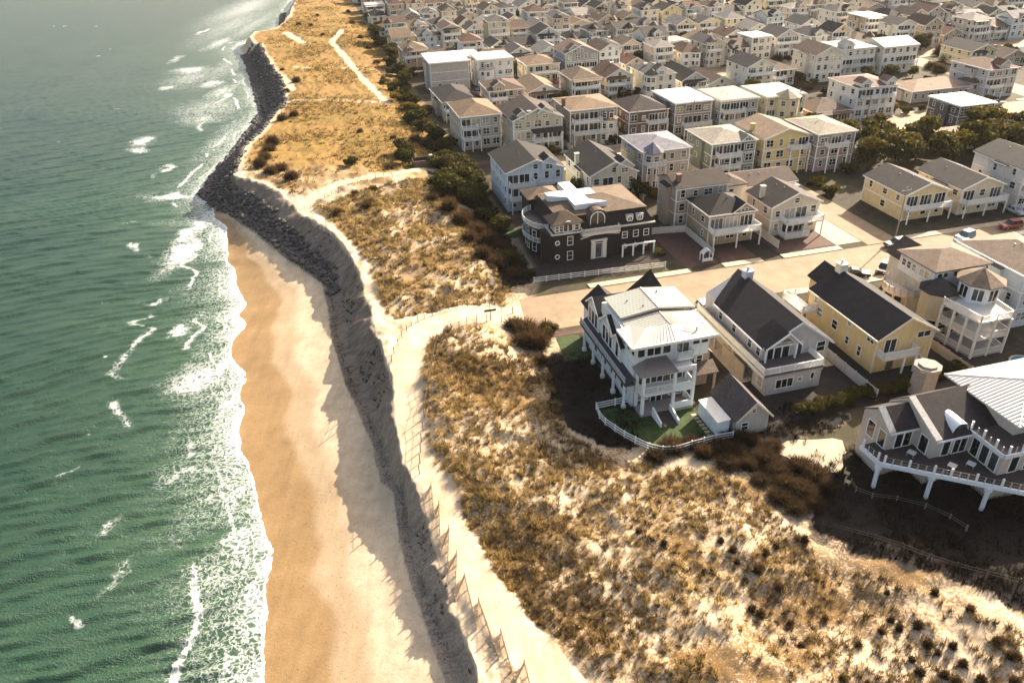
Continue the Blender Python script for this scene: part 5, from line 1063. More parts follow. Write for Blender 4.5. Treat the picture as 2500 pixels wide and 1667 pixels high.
for r_i, a0 in enumerate(ROWS):
    b = 42.5 if r_i > 2 else 100; k = 0
    while b < 420:
        fr = r_i > 3; w_ = rd.uniform(6.8, 9.8) if fr else rd.uniform(8.4, 11.6); d_ = rd.uniform(9.5, 13.5) if fr else rd.uniform(13, 19); gap = rd.uniform(1.2, 3.4); a1 = a0+(rd.uniform(-1.5, 3.0) if fr else rd.uniform(-2.5, 4.5)); big = rd.random()
        hit = any(not (b+w_+.8 < q[0] or b-.8 > q[2] or a1+d_+1 < q[1] or a1-2.6 > q[3]) for q in PL)
        lane = (103.5 < b+w_ and b < 113 and a0 < 184) or (b+w_ > 221 and b < 233) or (126 < b+w_ and b < 186 and 140 < a1+d_ and a1 < 182) or (b+w_ > 181 and b < 218 and 218 < a1+d_ and a1 < 241)
        x, y = W(b+w_/2, a1); vis = in_view(x, y, 4, 40) or in_view(x, y, 12, 40)
        if hit or lane: b += 2.5; continue
        if not vis: b += w_+gap; continue
        HSLOTS.append((r_i, b, a1, w_, d_)); b += w_+gap
for (r_i, b, a1, w_, d_) in HSLOTS:
    k = 1+sum(1 for q in HSLOTS if q[0] == r_i and q[1] < b)+sum(1 for q in PL if abs(q[1]-ROWS[r_i]) < 10 and q[0] < b)
    wn, wc = rd.choices(WALLS, WP)[0]; n_ = rd.choices([1, 2, 3], [1.2, 5, 5])[0]; rf = rd.choices(['gableA', 'gableB', 'hip', 'flat'], [5, 2, 3.5, .8])[0]
    rn, rc = rd.choice(FLATS if rf == 'flat' else ROOFS); v = rd.uniform(.92, 1.16); wc = tuple(min(.8, c*v) for c in wc)
    dk = []
    if n_ > 1 and rd.random() < .8: dk.append((1, rd.uniform(1.6, 2.4), .2, w_*rd.choice([.5, .98, .98]), rd.random() < .55 and n_ == 2))
    if n_ > 2 and rd.random() < .6: dk.append((2, 1.8, .2, w_*rd.choice([.5, .7, .98]), rd.random() < .4))
    dm = [(w_*rd.choice([.28, .5, .72]), rd.uniform(2.6, 4), rd.choice(['tall', 'low']))] if rf in ('hip', 'gableB') and rd.random() < .6 else []
    tu = (rd.choice([1.6, w_-1.6]), .4, 1.9, .4+n_*2.8+.3, wc) if rd.random() < .12 and n_ > 1 else None
    ch = (rd.uniform(1, w_-1), d_*.6, rd.uniform(1.8, 2.8)) if rd.random() < .4 and rf != 'flat' else None
    cr = (rd.choice([-2.2, w_-1.5]), 0, rd.uniform(2, 4), rd.uniform(7, 10), rd.uniform(3, 5.5), .9) if rd.random() < .3 else None
    if cr: cr = (cr[0], cr[0]+3.4, cr[2], cr[3], cr[4], cr[5])
    lab = '%s %s house, %s roof, %s from the dunes in the %s row' % (wn, SHP[rf], rn, ordinal(k), ordinal(r_i+1))
    house(b, a1, w_, d_, n=n_, sh=rd.uniform(2.4, 2.75), base_=rd.uniform(.2, 1.2), far=r_i > 6, roof=rf, rise=rd.uniform(1.6, 2.6), wall=wc, rcol=rc, decks=dk, dormers=dm, turret=tu, chimney=ch, cross=cr, label=lab, group='town houses behind the front rows', seed=100+count, rz=R(rd.uniform(-3, 3)))
    count += 1
print('TOWN HOUSES', count)
# ------------------------------------------------------------------ plants
def tri_mesh(name, V, mat, tint, nv=3):
    n = len(V)//nv; me = bpy.data.meshes.new(name)
    me.vertices.add(len(V)); me.vertices.foreach_set('co', V.astype(np.float32).ravel())
    me.loops.add(len(V)); me.loops.foreach_set('vertex_index', np.arange(len(V), dtype=np.int32))
    me.polygons.add(n); me.polygons.foreach_set('loop_start', np.arange(0, n*nv, nv, dtype=np.int32)); me.polygons.foreach_set('loop_total', np.full(n, nv, np.int32))
    me.update(calc_edges=True)
    at_ = me.attributes.new('tint', 'FLOAT', 'POINT'); at_.data.foreach_set('value', np.repeat(tint, nv).astype(np.float32))
    me.materials.append(mat); return me
def blades(P_, hgt, width, nb, spread, g, wind=(0.0, 0.0)):
    n = len(P_); N_ = n*nb; idx = np.repeat(np.arange(n), nb)
    ang = g.random(N_)*2*math.pi; rad = g.random(N_)*spread*hgt[idx]*0.30
    base_ = P_[idx]+np.stack([np.cos(ang)*rad, np.sin(ang)*rad, np.full(N_, -0.03)], 1)
    tilt = (0.15+0.75*g.random(N_)); L = hgt[idx]*(0.6+0.6*g.random(N_))
    d = np.stack([np.cos(ang)*tilt+wind[0], np.sin(ang)*tilt+wind[1], np.ones(N_)], 1); d /= np.linalg.norm(d, axis=1)[:, None]
    a2 = g.random(N_)*2*math.pi; side = np.stack([np.cos(a2), np.sin(a2), np.zeros(N_)], 1)*(width*(0.6+0.8*g.random(N_)))[:, None]
    V = np.stack([base_-side, base_+side, base_+d*L[:, None]], 1).reshape(-1, 3)
    tv = g.random(n); tv = np.where(tv < .35, tv*.3, .2+.75*tv)
    tint = np.clip(np.repeat(tv, nb)+0.40*(g.random(N_)-0.45), 0, 1)
    return V, tint
def scatter(poly_px, z, density, g, maskf):
    pts = [G(*p, z) for p in poly_px]; xs = [p[0] for p in pts]; ys_ = [p[1] for p in pts]
    n = int((max(xs)-min(xs))*(max(ys_)-min(ys_))*density)
    X = g.uniform(min(xs), max(xs), n); Y = g.uniform(min(ys_), max(ys_), n)
    k = inpoly(X, Y, pts); X, Y = X[k], Y[k]
    Zg, a = ground_h(X, Y)
    keep = g.random(len(X)) < maskf(X, Y, a)
    return np.stack([X, Y, Zg], 1)[keep]
def dune_mask(X, Y, a):
    n1 = fbm(X, Y, 7, 3, 201); n2 = fbm(X, Y, 2.0, 3, 203); ok = ss(0.3, 1.2, X-a['tp'])*(1-a['pm'])*(a['td'] > -.5)
    return np.clip((0.75*n1+0.6*n2-0.36)*2.6, 0.04, 1)*ok
D1 = [(1060,800),(1130,795),(1260,830),(1340,900),(1390,1050),(1490,1100),(1620,1120),(1760,1130),(1860,1200),(1960,1290),(2010,1350),(2180,1390),(2350,1470),(2560,1540),(2600,1760),(1600,1760),(1514,1667),(1429,1599),(1361,1541),(1293,1490),(1242,1442),(1201,1381),(1160,1330),(1133,1279),(1085,1210),(1050,1110),(1035,960),(1045,860)]
def d1mask(X, Y, a):
    m_ = dune_mask(X, Y, a)
    # the strip of planted grass along the seaward edge is dense, the sandy flat at lower right is sparse
    x0, y0 = G(2150, 1480, 5); fl = np.exp(-(((X-x0)/22)**2+((Y-y0)/9)**2)); x1, y1 = G(1700, 1250, 5)
    fl2 = np.exp(-(((X-x1)/9)**2+((Y-y1)/5)**2)); x2, y2 = G(1200, 850, 5); fl3 = np.exp(-(((X-x2)/7)**2+((Y-y2)/6)**2))
    return m_*(1-0.75*fl)*(1-0.4*fl2)*(1-0.55*fl3)
g = np.random.default_rng(5)
P1 = scatter(D1, 5.4, 2.6, g, d1mask); Q1 = scatter(D1, 5.4, 5.0, g, d1mask)
V, t = blades(P1, 0.62+0.42*g.random(len(P1)), 0.034, 26, 1.0, g, (-0.12, -0.1)); V2, t2 = blades(Q1, 0.30+0.3*g.random(len(Q1)), 0.03, 8, 1.2, g)
V = np.vstack([V, V2]); t = np.concatenate([t, t2])
bx_ = V[::3]; dk_ = ss(.42, .62, fbm(bx_[:, 0], bx_[:, 1], 11, 3, 221)); ed_ = 1-ss(1.5, 6, bx_[:, 0]-top(bx_[:, 1])-3.5)
t = np.clip(t*(1-.6*dk_*(1-ed_))+.2*ed_, 0, 1)
tag(link('beach_grass', tri_mesh('beach_grass', V, M['beachgrass'], t)), 'golden beach grass covering the foreground dune', kind='stuff')
D2 = [(770,520),(900,480),(1060,440),(1110,500),(1160,600),(1250,700),(1240,735),(1060,770),(960,790),(930,740),(905,660),(860,600),(800,545)]
P2_ = scatter(D2, 5.4, 3.0, g, dune_mask)
V, t = blades(P2_, 0.6+0.5*g.random(len(P2_)), 0.05, 18, 1.1, g, (-0.12, -0.1))
tag(link('beach_grass', tri_mesh('beach_grass', V, M['beachgrass'], t)), 'golden beach grass on the dune below the dark mansion', kind='stuff')
D3 = [(575,430),(640,330),(700,255),(690,190),(645,115),(700,20),(760,-30),(880,-30),(960,150),(1040,290),(1080,400),(960,430),(820,465),(720,500),(640,440)]
def d3mask(X, Y, a): return np.clip((fbm(X, Y, 14, 4, 205)-0.42)*3.4, 0.02, 1)*ss(0.5, 2, X-a['tp'])*(1-a['pm'])*(a['td'] > -.5)
P3 = scatter(D3, 4.8, 1.5, g, d3mask)
V, t = blades(P3, 0.45+0.5*g.random(len(P3)), 0.10, 8, 1.6, g, (-0.1, -0.1))
tag(link('meadow_grass', tri_mesh('meadow_grass', V, M['beachgrass'], t)), 'tawny meadow grass on the headland', kind='stuff')
print('BLADES', len(P1), len(P2_), len(P3))

def crown_mesh(name, mat, g, rx, rz, nl, ls, nleaf, zc, lobes=9, cone=0.0):
    cs = []; 
    for k in range(lobes):
        a = g.random()*2*math.pi; r_ = math.sqrt(g.random())*0.62; z = g.uniform(-0.5, 0.62)
        r_ *= (1-cone*(z+0.5)); cs.append((math.cos(a)*r_*rx, math.sin(a)*r_*rx, zc+z*rz, g.uniform(0.34, 0.55)))
    cs = np.array(cs); k = g.integers(0, lobes, nleaf)
    d = g.normal(size=(nleaf, 3)); d /= np.linalg.norm(d, axis=1)[:, None]
    rad = cs[k, 3]*(0.55+0.5*g.random(nleaf)**0.5)
    c = cs[k, :3]+d*rad[:, None]*np.array([rx, rx, rz])*np.array([1, 1, .8])
    nrm = d+0.9*g.normal(size=(nleaf, 3)); nrm /= np.linalg.norm(nrm, axis=1)[:, None]
    u_ = np.cross(nrm, g.normal(size=(nleaf, 3))); u_ /= np.linalg.norm(u_, axis=1)[:, None]; v_ = np.cross(nrm, u_)
    s = (ls*(0.5+g.random(nleaf)))[:, None]
    V = np.stack([c-u_*s, c-v_*s*.6, c+u_*s, c+v_*s*.6], 1).reshape(-1, 3)
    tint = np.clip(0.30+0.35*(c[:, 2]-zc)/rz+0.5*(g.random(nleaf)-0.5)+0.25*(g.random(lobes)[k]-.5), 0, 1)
    return tri_mesh(name, V, mat, tint, 4)
def trunk_mesh(name, g, h_, r_, nb, spread):
    mb = MB(); mb.tube((0, 0, -.2), (g.uniform(-.1, .1), g.uniform(-.1, .1), h_*.55), r_, r_*.7, 7)
    for k in range(nb):
        a = 2*math.pi*k/nb+g.random(); z0 = h_*g.uniform(.3, .55); mb.tube((0, 0, z0), (math.cos(a)*spread, math.sin(a)*spread, h_*g.uniform(.7, 1.0)), r_*.5, r_*.15, 5)
    return mb.mesh(name, M['bark'])
def twig_mesh(name, g, n, R_, h_):
    """bare shrub: many thin branching shoots filling a dome"""
    a = g.random(n)*2*math.pi; el = np.arccos(g.random(n)**.8*0.97); L = 0.5+0.5*g.random(n)
    d = np.stack([np.cos(a)*np.sin(el)*R_, np.sin(a)*np.sin(el)*R_, np.cos(el)*h_], 1)
    st = g.uniform(0.15, 0.75, n); p = d*st[:, None]*L[:, None]+g.normal(size=(n, 3))*.12; q = d*L[:, None]+g.normal(size=(n, 3))*.16; q[:, 2] = np.abs(q[:, 2]); p[:, 2] = np.abs(p[:, 2])*.8
    sd = g.normal(size=(n, 3)); sd /= np.linalg.norm(sd, axis=1)[:, None]; sd *= 0.045
    return tri_mesh(name, np.stack([p-sd, p+sd, q], 1).reshape(-1, 3), M['twig'], np.clip(.1+.8*g.random(n)*(q[:, 2]/h_+.3), 0, 1))
g = np.random.default_rng(11)
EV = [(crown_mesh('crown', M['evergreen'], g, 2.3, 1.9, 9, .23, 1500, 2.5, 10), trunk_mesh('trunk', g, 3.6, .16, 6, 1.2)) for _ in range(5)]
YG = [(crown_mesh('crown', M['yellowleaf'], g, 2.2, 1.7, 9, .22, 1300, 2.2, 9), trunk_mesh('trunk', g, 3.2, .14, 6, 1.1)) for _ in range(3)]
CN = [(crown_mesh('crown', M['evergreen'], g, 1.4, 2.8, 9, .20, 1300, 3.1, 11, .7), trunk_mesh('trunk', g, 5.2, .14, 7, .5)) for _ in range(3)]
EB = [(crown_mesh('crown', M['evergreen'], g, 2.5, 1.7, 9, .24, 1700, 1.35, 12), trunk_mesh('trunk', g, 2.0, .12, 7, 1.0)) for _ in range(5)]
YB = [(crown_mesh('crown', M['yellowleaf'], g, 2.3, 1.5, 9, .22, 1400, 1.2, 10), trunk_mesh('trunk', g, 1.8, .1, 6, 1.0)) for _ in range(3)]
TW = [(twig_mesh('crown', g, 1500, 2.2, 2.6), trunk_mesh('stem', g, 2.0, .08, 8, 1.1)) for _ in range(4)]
GC = [twig_mesh('clump', g, 420, .55, 1.15) for _ in range(4)]
def plant(kind, x, y, s, label, name=None, sz=None, group=None, g=g, z=None):
    src, nm, cat = {'E': (EV, 'evergreen_tree', 'tree'), 'B': (EB, 'evergreen_shrub', 'shrub'), 'O': (YB, 'olive_shrub', 'shrub'), 'Y': (YG, 'olive_tree', 'tree'), 'C': (CN, 'conifer', 'tree'), 'T': (TW, 'bare_shrub', 'shrub')}[kind]
    cr, tr = src[g.integers(len(src))]
    o = thing(name or nm, label, cat, (x, y, (gz(x, y) if z is None else z)-.05), g.random()*6.28, group)
    o.scale = (s, s, (sz or s))
    link('trunk' if kind != 'T' else 'stems', tr, o); link('crown', cr, o); return o
# --- thicket between dunes and town, by the photograph
SPOTS = [('E',1075,415,1.2),('E',1105,405,1.3),('E',1140,430,1.3),('E',1085,455,1.1),('E',1125,470,1.3),('E',1165,455,1.1),('E',1150,495,1.2),('E',1100,500,1.1),('E',1065,480,.9),('E',1175,505,1.0),('T',1060,520,1.0),('T',1100,540,1.1),
 ('T',1130,560,1.1),('T',1165,575,1.2),('T',1195,600,1.1),('T',1150,610,1.1),('T',1180,640,1.0),('T',1215,655,1.0),('T',1225,615,1.2),('E',1215,570,.9),('T',1250,640,1.2),('T',1255,672,.9),('E',1235,640,.8),('T',1290,668,.8),('E',1195,540,.9),
 ('T',1255,800,1.15),('T',1285,815,1.3),('T',1310,845,1.25),('T',1335,800,.9),('T',1275,850,.9),('E',1340,812,.6),('T',1320,885,.7),
 ('E',1010,300,1.1),('E',1035,315,1.1),('E',1060,335,1.2),('T',1040,360,1.2),('E',1080,365,1.2),('T',1015,350,.9),('E',995,405,1.0),('E',985,385,.9),('T',1000,370,.9),('T',950,425,.6),('E',865,420,.45),('E',850,418,.4),('T',905,520,.7),('T',870,500,.6),('T',830,545,.6),('T',900,535,.7),('T',915,490,.55),
 ('Y',995,270,.9),('Y',970,250,.9),('Y',985,235,1.0),('Y',960,222,.9),('E',985,200,1.1),('E',970,180,1.2),('E',960,160,1.2),('E',1000,185,1.0),('E',945,130,1.2),('E',965,140,1.2),('E',930,110,1.2),('E',950,105,1.1),('E',915,85,1.2),('E',935,70,1.3),('E',905,50,1.2),('E',925,40,1.2),('E',900,25,1.2),('E',890,10,1.2),('E',920,15,1.2),
 ('E',1005,250,1.0),('E',1030,285,1.0),('Y',940,205,.8),('E',985,215,.9),('T',900,120,.8),('T',880,95,.8),('T',860,60,.8),('T',850,30,.8),('T',920,155,.8),('T',730,65,.7),('T',775,42,.7),('T',760,70,.6),('T',790,92,.7),('T',960,345,.5),('T',880,330,.5),('T',700,230,.8),('T',725,205,.8),('T',690,175,.6),('T',660,380,1.1),('T',668,360,1.0),('T',650,405,1.0),('T',690,430,1.0),('T',665,440,1.1),('T',715,455,1.0),('T',640,425,.9),('T',690,300,.9),('T',720,290,.8)]
nE = 0
for k, (kd, px, py, s) in enumerate(SPOTS):
    x, y = G(px, py, 4.6); s = s*(1.35 if kd != 'T' else 1.2)*(1.0+0.1*((k*7) % 5-2)/2)
    where = 'beside the dark mansion' if 1100 <= px <= 1300 and py > 520 else 'beside the street-end lawn' if py > 780 else 'below the white and blue house' if py > 390 and px > 1040 else 'on the headland meadow' if px < 860 else 'along the town edge of the meadow'
    nm = {'E': 'dark evergreen', 'Y': 'yellow-green bushy tree', 'T': 'bare brown shrub'}[kd]
    nE += 1
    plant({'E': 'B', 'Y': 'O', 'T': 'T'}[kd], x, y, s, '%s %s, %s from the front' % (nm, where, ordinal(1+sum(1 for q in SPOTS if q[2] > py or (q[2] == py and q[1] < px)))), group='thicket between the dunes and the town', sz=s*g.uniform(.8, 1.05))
# --- brown brush behind the curved fence and by the deck house
BR = [(1690,1075),(1720,1100),(1760,1085),(1800,1095),(1840,1070),(1780,1125),(1830,1130),(1870,1110),(1900,1140),(1860,1165),(1920,1175),(1950,1130),(1810,1060),(1770,1050),(1960,1190),(1990,1220),(2020,1180),(1990,1150),(1890,1080),(1640,1085),(1905,1205),(1600,1110),(1945,1230)]
for k, (px, py) in enumerate(sorted(BR)):
    x, y = G(px, py, 4.8); plant('T', x, y, g.uniform(.6, 1.25), 'tangled brown shrub between curved fence and deck, %s from the left' % ordinal(k+1), 'bare_shrub', group='brown brush by the deck house', sz=g.uniform(.45, .9))
HG = [(1965,1010),(1990,1002),(2015,995),(2040,990),(2065,985),(2090,978),(2115,970),(2140,962),(2165,955),(2190,950),(2215,942),(2245,935),(2275,925),(2300,915),(2330,908)]
for k, (px, py) in enumerate(HG):
    x, y = G(px, py, 4); plant('B', x, y, .62, 'low dark hedge bush behind the deck house, %s from the left' % ordinal(k+1), 'hedge_bush', group='hedge behind the deck house')
YS = [((1970,993),.38),((2215,945),.45),((1612,622),.5),((2180,700),.35)]
for k, ((px, py), s) in enumerate(YS):
    x, y = G(px, py, 4); plant('O', x, y, s, ('golden bush at the end of the dark yard', 'tall golden bush beside the fireplace stack', 'round golden bush at the end of the white street fence', 'yellow bush between the yellow house and the round balcony')[k], 'golden_bush')
# --- the grove
GV = [(132,170),(137,176),(139,163),(144,170),(150,176),(146,160),(152,164),(157,158),(158,170),(163,160),(164,155),(169,163),(170,155),(175,162),(176,170),(133,158),(140,156),(151,155),(181,160),(180,172),(127,182),(134,183)]
for k, (b, a) in enumerate(sorted(GV)):
    x, y = W(b, a); plant('E' if k % 4 else 'Y', x, y, g.uniform(1.75, 2.2), 'dark bushy grove tree behind the yellow gable houses, %s from the left' % ordinal(k+1), group='grove behind the gable houses', z=4)
# --- garden trees in the town
TT = [('C',57.2,161,1.1),('C',59.2,163,.9),('E',72,158,1.25),('E',71,162,1.2),('Y',86.5,160,.9),('E',90,158,.9),('E',104,172,1.0),('E',103.2,160,.8),('Y',68,204,1.0),('C',68.4,209,1.2),('C',68.6,216,1.3),('C',99,214,1.2),('C',112.5,207,1.3),('E',126,213,1.0),('T',100,156,1.0),
 ('Y',80,290,1.5),('Y',88,292,1.5),('Y',93,296,1.3),('E',77,294,1.3),('E',153.5,206,.8),('Y',172,198,.9),('E',166,240,1.1),('E',180,258,1.4),('Y',146,236,.7),('T',222,238,1.5),('E',219,262,1.5),('T',236,250,1.9),('T',243,262,2.0),('E',240,270,1.7),('E',252,285,1.6),('Y',230,285,1.3),('E',262,228,1.5),('E',266,238,1.5),('E',258,245,1.4)]
rd = random.Random(9)
for k in range(900):
    a = rd.choice(ROWS[3:])+rd.uniform(-6, 18); b = rd.uniform(60, 330); x, y = W(b, a)
    if in_view(x, y, 6, 20) and not any(q[0]-1 < b < q[2]+1 and q[1]-1 < a < q[3]+1 for q in PL) and not any(q[1]-.3 < b < q[1]+q[3]+.3 and q[2]-1.2 < a < q[2]+q[4]+.6 for q in HSLOTS) and not any(s_-1 < a < s_+13 for s_ in STREET_A) and len(TT) < 230: TT.append((rd.choice('EEEEYTTC'), b, a, rd.uniform(.8, 1.5)))
NMT = {'E': 'dark evergreen', 'Y': 'olive green tree', 'C': 'narrow conifer', 'T': 'bare brown tree'}
TT = sorted(TT, key=lambda q: q[2])
for k, (kd, b, a, s) in enumerate(TT):
    x, y = W(b, a); rw_ = min(range(len(ROWS)), key=lambda i_: abs(ROWS[i_]+7-a)); kk = 1+sum(1 for q in TT if q[0] == kd and min(range(len(ROWS)), key=lambda i_: abs(ROWS[i_]+7-q[2])) == rw_ and q[1] < b)
    plant(kd, x, y, s, '%s among houses of the %s row, %s from the dunes' % (NMT[kd], ordinal(rw_+1), ordinal(kk)), group='garden trees in the town', z=4)
rs = random.Random(123); GS = []
for k in range(260):
    b, a = rs.uniform(56, 215), rs.choice([rs.uniform(151, 159), rs.uniform(180, 184), rs.uniform(196.6, 199.5), rs.uniform(215, 235), rs.uniform(141, 150), rs.uniform(232, 260)])
    x, y = W(b, a)
    if len(GS) < 60 and in_view(x, y, 5, 0) and not any(q[0]-.8 < b < q[2]+.8 and q[1]-2.2 < a < q[3]+.8 for q in PL) and not any(q[1]-.8 < b < q[1]+q[3]+.8 and q[2]-2 < a < q[2]+q[4]+.8 for q in HSLOTS) and not 103 < b < 113 and all(abs(b-q[0])+abs(a-q[1]) > 2 for q in GS): GS.append((b, a))
for k, (b, a) in enumerate(sorted(GS)):
    x, y = W(b, a); plant(rs.choice('BBBOT'), x, y, rs.uniform(.5, 1.0), 'low garden bush between the second to fifth rows, %s from the dunes' % ordinal(k+1), 'garden_bush', group='bushes in the town gardens', z=4)
# --- low dark scrub on the shaded lots
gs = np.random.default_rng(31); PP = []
for q, dn in zip(SOIL_SHADES, (5.0, 3.5, 4, 4, 3, 4)):
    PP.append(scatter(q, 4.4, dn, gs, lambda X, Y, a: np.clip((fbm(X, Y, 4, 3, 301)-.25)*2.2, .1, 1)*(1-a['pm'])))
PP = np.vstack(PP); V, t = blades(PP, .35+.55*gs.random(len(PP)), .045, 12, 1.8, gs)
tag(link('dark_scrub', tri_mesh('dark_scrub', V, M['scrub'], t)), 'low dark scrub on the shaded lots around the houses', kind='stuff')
# --- dry clumps on the sandy flat
CL = [(2168,1440),(2285,1440),(2370,1485),(2155,1530),(2200,1520),(2245,1515),(2180,1500),(2270,1560),(2330,1570),(2295,1580),(2355,1610),(2470,1600),(2490,1600),(1870,1350),(1850,1390),(1800,1370),(1790,1345),(1895,1330),(1905,1425),(1935,1500),(1820,1410),(2060,1650),(2120,1660),(2020,1490),(2400,1650),(2440,1560),(2310,1640),(2340,1655),(2480,1660),(1965,1315),(1760,1320),(1840,1470),(1860,1480),(1720,1390),(2230,1600),(2250,1630),(1960,1560),(2100,1560),(1620,1330),(1560,1290)]
for k, (px, py) in enumerate(sorted(CL)):
    x, y = G(px, py, 4.8); s = g.uniform(.7, 1.25); o = link('grass_clump', GC[k % 4], None, loc=(x, y, gz(x, y)-.05), rz=k*1.3); o.scale = (s, s, s)
    tag(o, 'dry brown grass clump on the foreground dune sand, %s from the left' % ordinal(k+1), 'grass clump', 'dry clumps on the open sand')
# small tufts clinging to the eroded face
g2 = np.random.default_rng(8); Yv = g2.uniform(48, 170, 500); tt = g2.uniform(0.25, .95, 500); Xv = base(Yv)+(top(Yv)-base(Yv))*tt; Zv, _ = ground_h(Xv, Yv); kp = fbm(Xv, Yv, 6, 2, 207) > .52
Pf = np.stack([Xv, Yv, Zv], 1)[kp]; V, t = blades(Pf, .3+.3*g2.random(len(Pf)), .06, 7, 1.5, g2)
tag(link('slumped_grass', tri_mesh('slumped_grass', V, M['twig'], t*.4)), 'dark tufts of slumped grass on the eroded dune face', kind='stuff')
# wrack line at the foot of the face
Yv = g2.uniform(50, 150, 1500); Xv = base(Yv)+g2.normal(-.5, .35, 1500); Zv, _ = ground_h(Xv, Yv); Pf = np.stack([Xv, Yv, Zv], 1)
V, t = blades(Pf, .12+.22*g2.random(len(Pf)), .035, 3, 3.0, g2); tag(link('wrack_line', tri_mesh('wrack_line', V, M['twig'], t*.5)), 'dark line of dead reeds along the foot of the dune face', kind='stuff')

# ------------------------------------------------------------------ rock seawall
def rock_mesh(name, g):
    bm = bmesh.new(); bmesh.ops.create_icosphere(bm, subdivisions=1, radius=1)
    for v in bm.verts: v.co = Vector((v.co.x*g.uniform(.75, 1.15), v.co.y*g.uniform(.7, 1.1), v.co.z*g.uniform(.6, .95)))
    me = bpy.data.meshes.new(name); bm.to_mesh(me); bm.free(); me.materials.append(M['rock']); return me
RK = [rock_mesh('rock', g) for _ in range(7)]
sw = thing('rock_seawall', 'dark boulder seawall around the headland point', 'seawall', (*G(520, 470, 0), 0))
rk = []
gr = np.random.default_rng(21)
ytip = Y_TIP
for Yv in np.arange(131.5, ytip, .75):           # lower half of the face below the path
    bs_, tp_ = float(base(np.array([Yv]))[0]), float(top(np.array([Yv]))[0]); fr = np.interp(Yv, [131.5, 140, ytip-6, ytip], [.12, .5, .62, .9])
    for xx in np.arange(bs_-.3, bs_+(tp_-bs_)*fr, 1.0): rk.append((xx+gr.uniform(-.4, .4), Yv+gr.uniform(-.4, .4), gr.uniform(.5, .95)))
for Yv in np.arange(ytip, Y_TOPEND+3, .95):
    s_, tp_ = float(shore(np.array([Yv]))[0]), float(top(np.array([Yv]))[0])
    for xx in np.arange(s_-1.0, tp_+.4, 1.15): rk.append((xx+gr.uniform(-.45, .45), Yv+gr.uniform(-.45, .45), gr.uniform(.6, 1.1)))
for q in np.linspace(0, 1, 26):                     # short groyne beyond the bay
    x, y = G(687+q*4, 68-q*34, 0)
    for dx in (-1.2, 0, 1.2): rk.append((x+dx+gr.uniform(-.4, .4), y, gr.uniform(.6, 1.0)))
rk = sorted(rk, key=lambda q: q[1]); RX = np.array([q[0] for q in rk]); RY = np.array([q[1] for q in rk]); RZ_, _ = ground_h(RX, RY, False)
sx0, sy0, _z = sw.location; fillV = []; fillF = []
near300 = set(range(300))
for k, (x, y, s) in enumerate(rk):
    z = max(float(RZ_[k]), -.3)+.15*s; me = RK[k % 7]; sc3 = (s*gr.uniform(.8, 1.2), s*gr.uniform(.75, 1.1), s*gr.uniform(.7, 1.0)); an = gr.random()*6.28
    if k in near300:
        o = link('rock', me, sw, loc=(x-sx0, y-sy0, z), rz=an); o.scale = sc3
    else:
        c_, s_ = math.cos(an), math.sin(an); i0 = len(fillV)
        for v in me.vertices:
            vx, vy, vz = v.co.x*sc3[0], v.co.y*sc3[1], v.co.z*sc3[2]; fillV.append((vx*c_-vy*s_+x-sx0, vx*s_+vy*c_+y-sy0, vz+z))
        fillF += [tuple(i0+i_ for i_ in p.vertices) for p in me.polygons]
me = bpy.data.meshes.new('boulder_mass'); me.from_pydata(fillV, [], fillF); me.materials.append(M['rock']); link('boulder_mass', me, sw)['kind'] = 'stuff'

# ------------------------------------------------------------------ fences
def fence(name, label, pts, h_=1.2, post=2.2, style='rail', color=TRIM, z=None, cat='fence', mat='paint', town=True):
    """pts in town coordinates; posts and panels are parts"""
    P_ = [W(*p) if town else p for p in pts]; x0, y0 = P_[0]; z0 = z if z is not None else 4.0
    o = thing(name, label, cat, (x0, y0, 0)); gzf = (lambda x, y: z) if z is not None else gz; pw_ = .05 if style in ('rope', 'slat') else .08
    for (ax_, ay_), (bx_, by_) in zip(P_, P_[1:]):
        L = math.hypot(bx_-ax_, by_-ay_); n_ = max(1, int(round(L/post)))
        for k in range(n_):
            p = (ax_+(bx_-ax_)*k/n_-x0, ay_+(by_-ay_)*k/n_-y0); q = (ax_+(bx_-ax_)*(k+1)/n_-x0, ay_+(by_-ay_)*(k+1)/n_-y0)
            zp = gzf(p[0]+x0, p[1]+y0); zq = gzf(q[0]+x0, q[1]+y0)
            MB().box(p[0]-pw_, p[0]+pw_, p[1]-pw_, p[1]+pw_, zp-.3, zp+h_+.12).build('post', M[mat], o, color)
            mb = MB()
            if style == 'rail':
                for f in (.25, .6, .95): mb.bar((*p, zp+h_*f), (*q, zq+h_*f), .06, .13)
            elif style == 'rope':
                for f in (.55, .95): mb.bar((*p, zp+h_*f), (*q, zq+h_*f), .03, .03)
            elif style == 'slat':
                m_ = int(math.dist(p, q)/.14)
                for j in range(m_+1): t = j/max(1, m_); x = p[0]+(q[0]-p[0])*t; y = p[1]+(q[1]-p[1])*t; zz = zp+(zq-zp)*t; mb.bar((x, y, zz-.1), (x+.03, y, zz+h_*(.9+.12*((j*7) % 5)/5)), .05, .02)
                for f in (.3, .75): mb.bar((*p, zp+h_*f), (*q, zq+h_*f), .02, .02)
            else: mb.bar((*p, zp+h_*.5), (*q, zq+h_*.5), .06, h_)
            mb.build({'rail': 'rail_panel', 'rope': 'rope', 'slat': 'slat_panel', 'solid': 'panel'}[style], M[mat], o, color)
    x, y = P_[-1]; zz = gzf(x, y); MB().box(x-x0-.08, x-x0+.08, y-y0-.08, y-y0+.08, zz-.3, zz+h_+.12).build('post', M[mat], o, color)
    return o
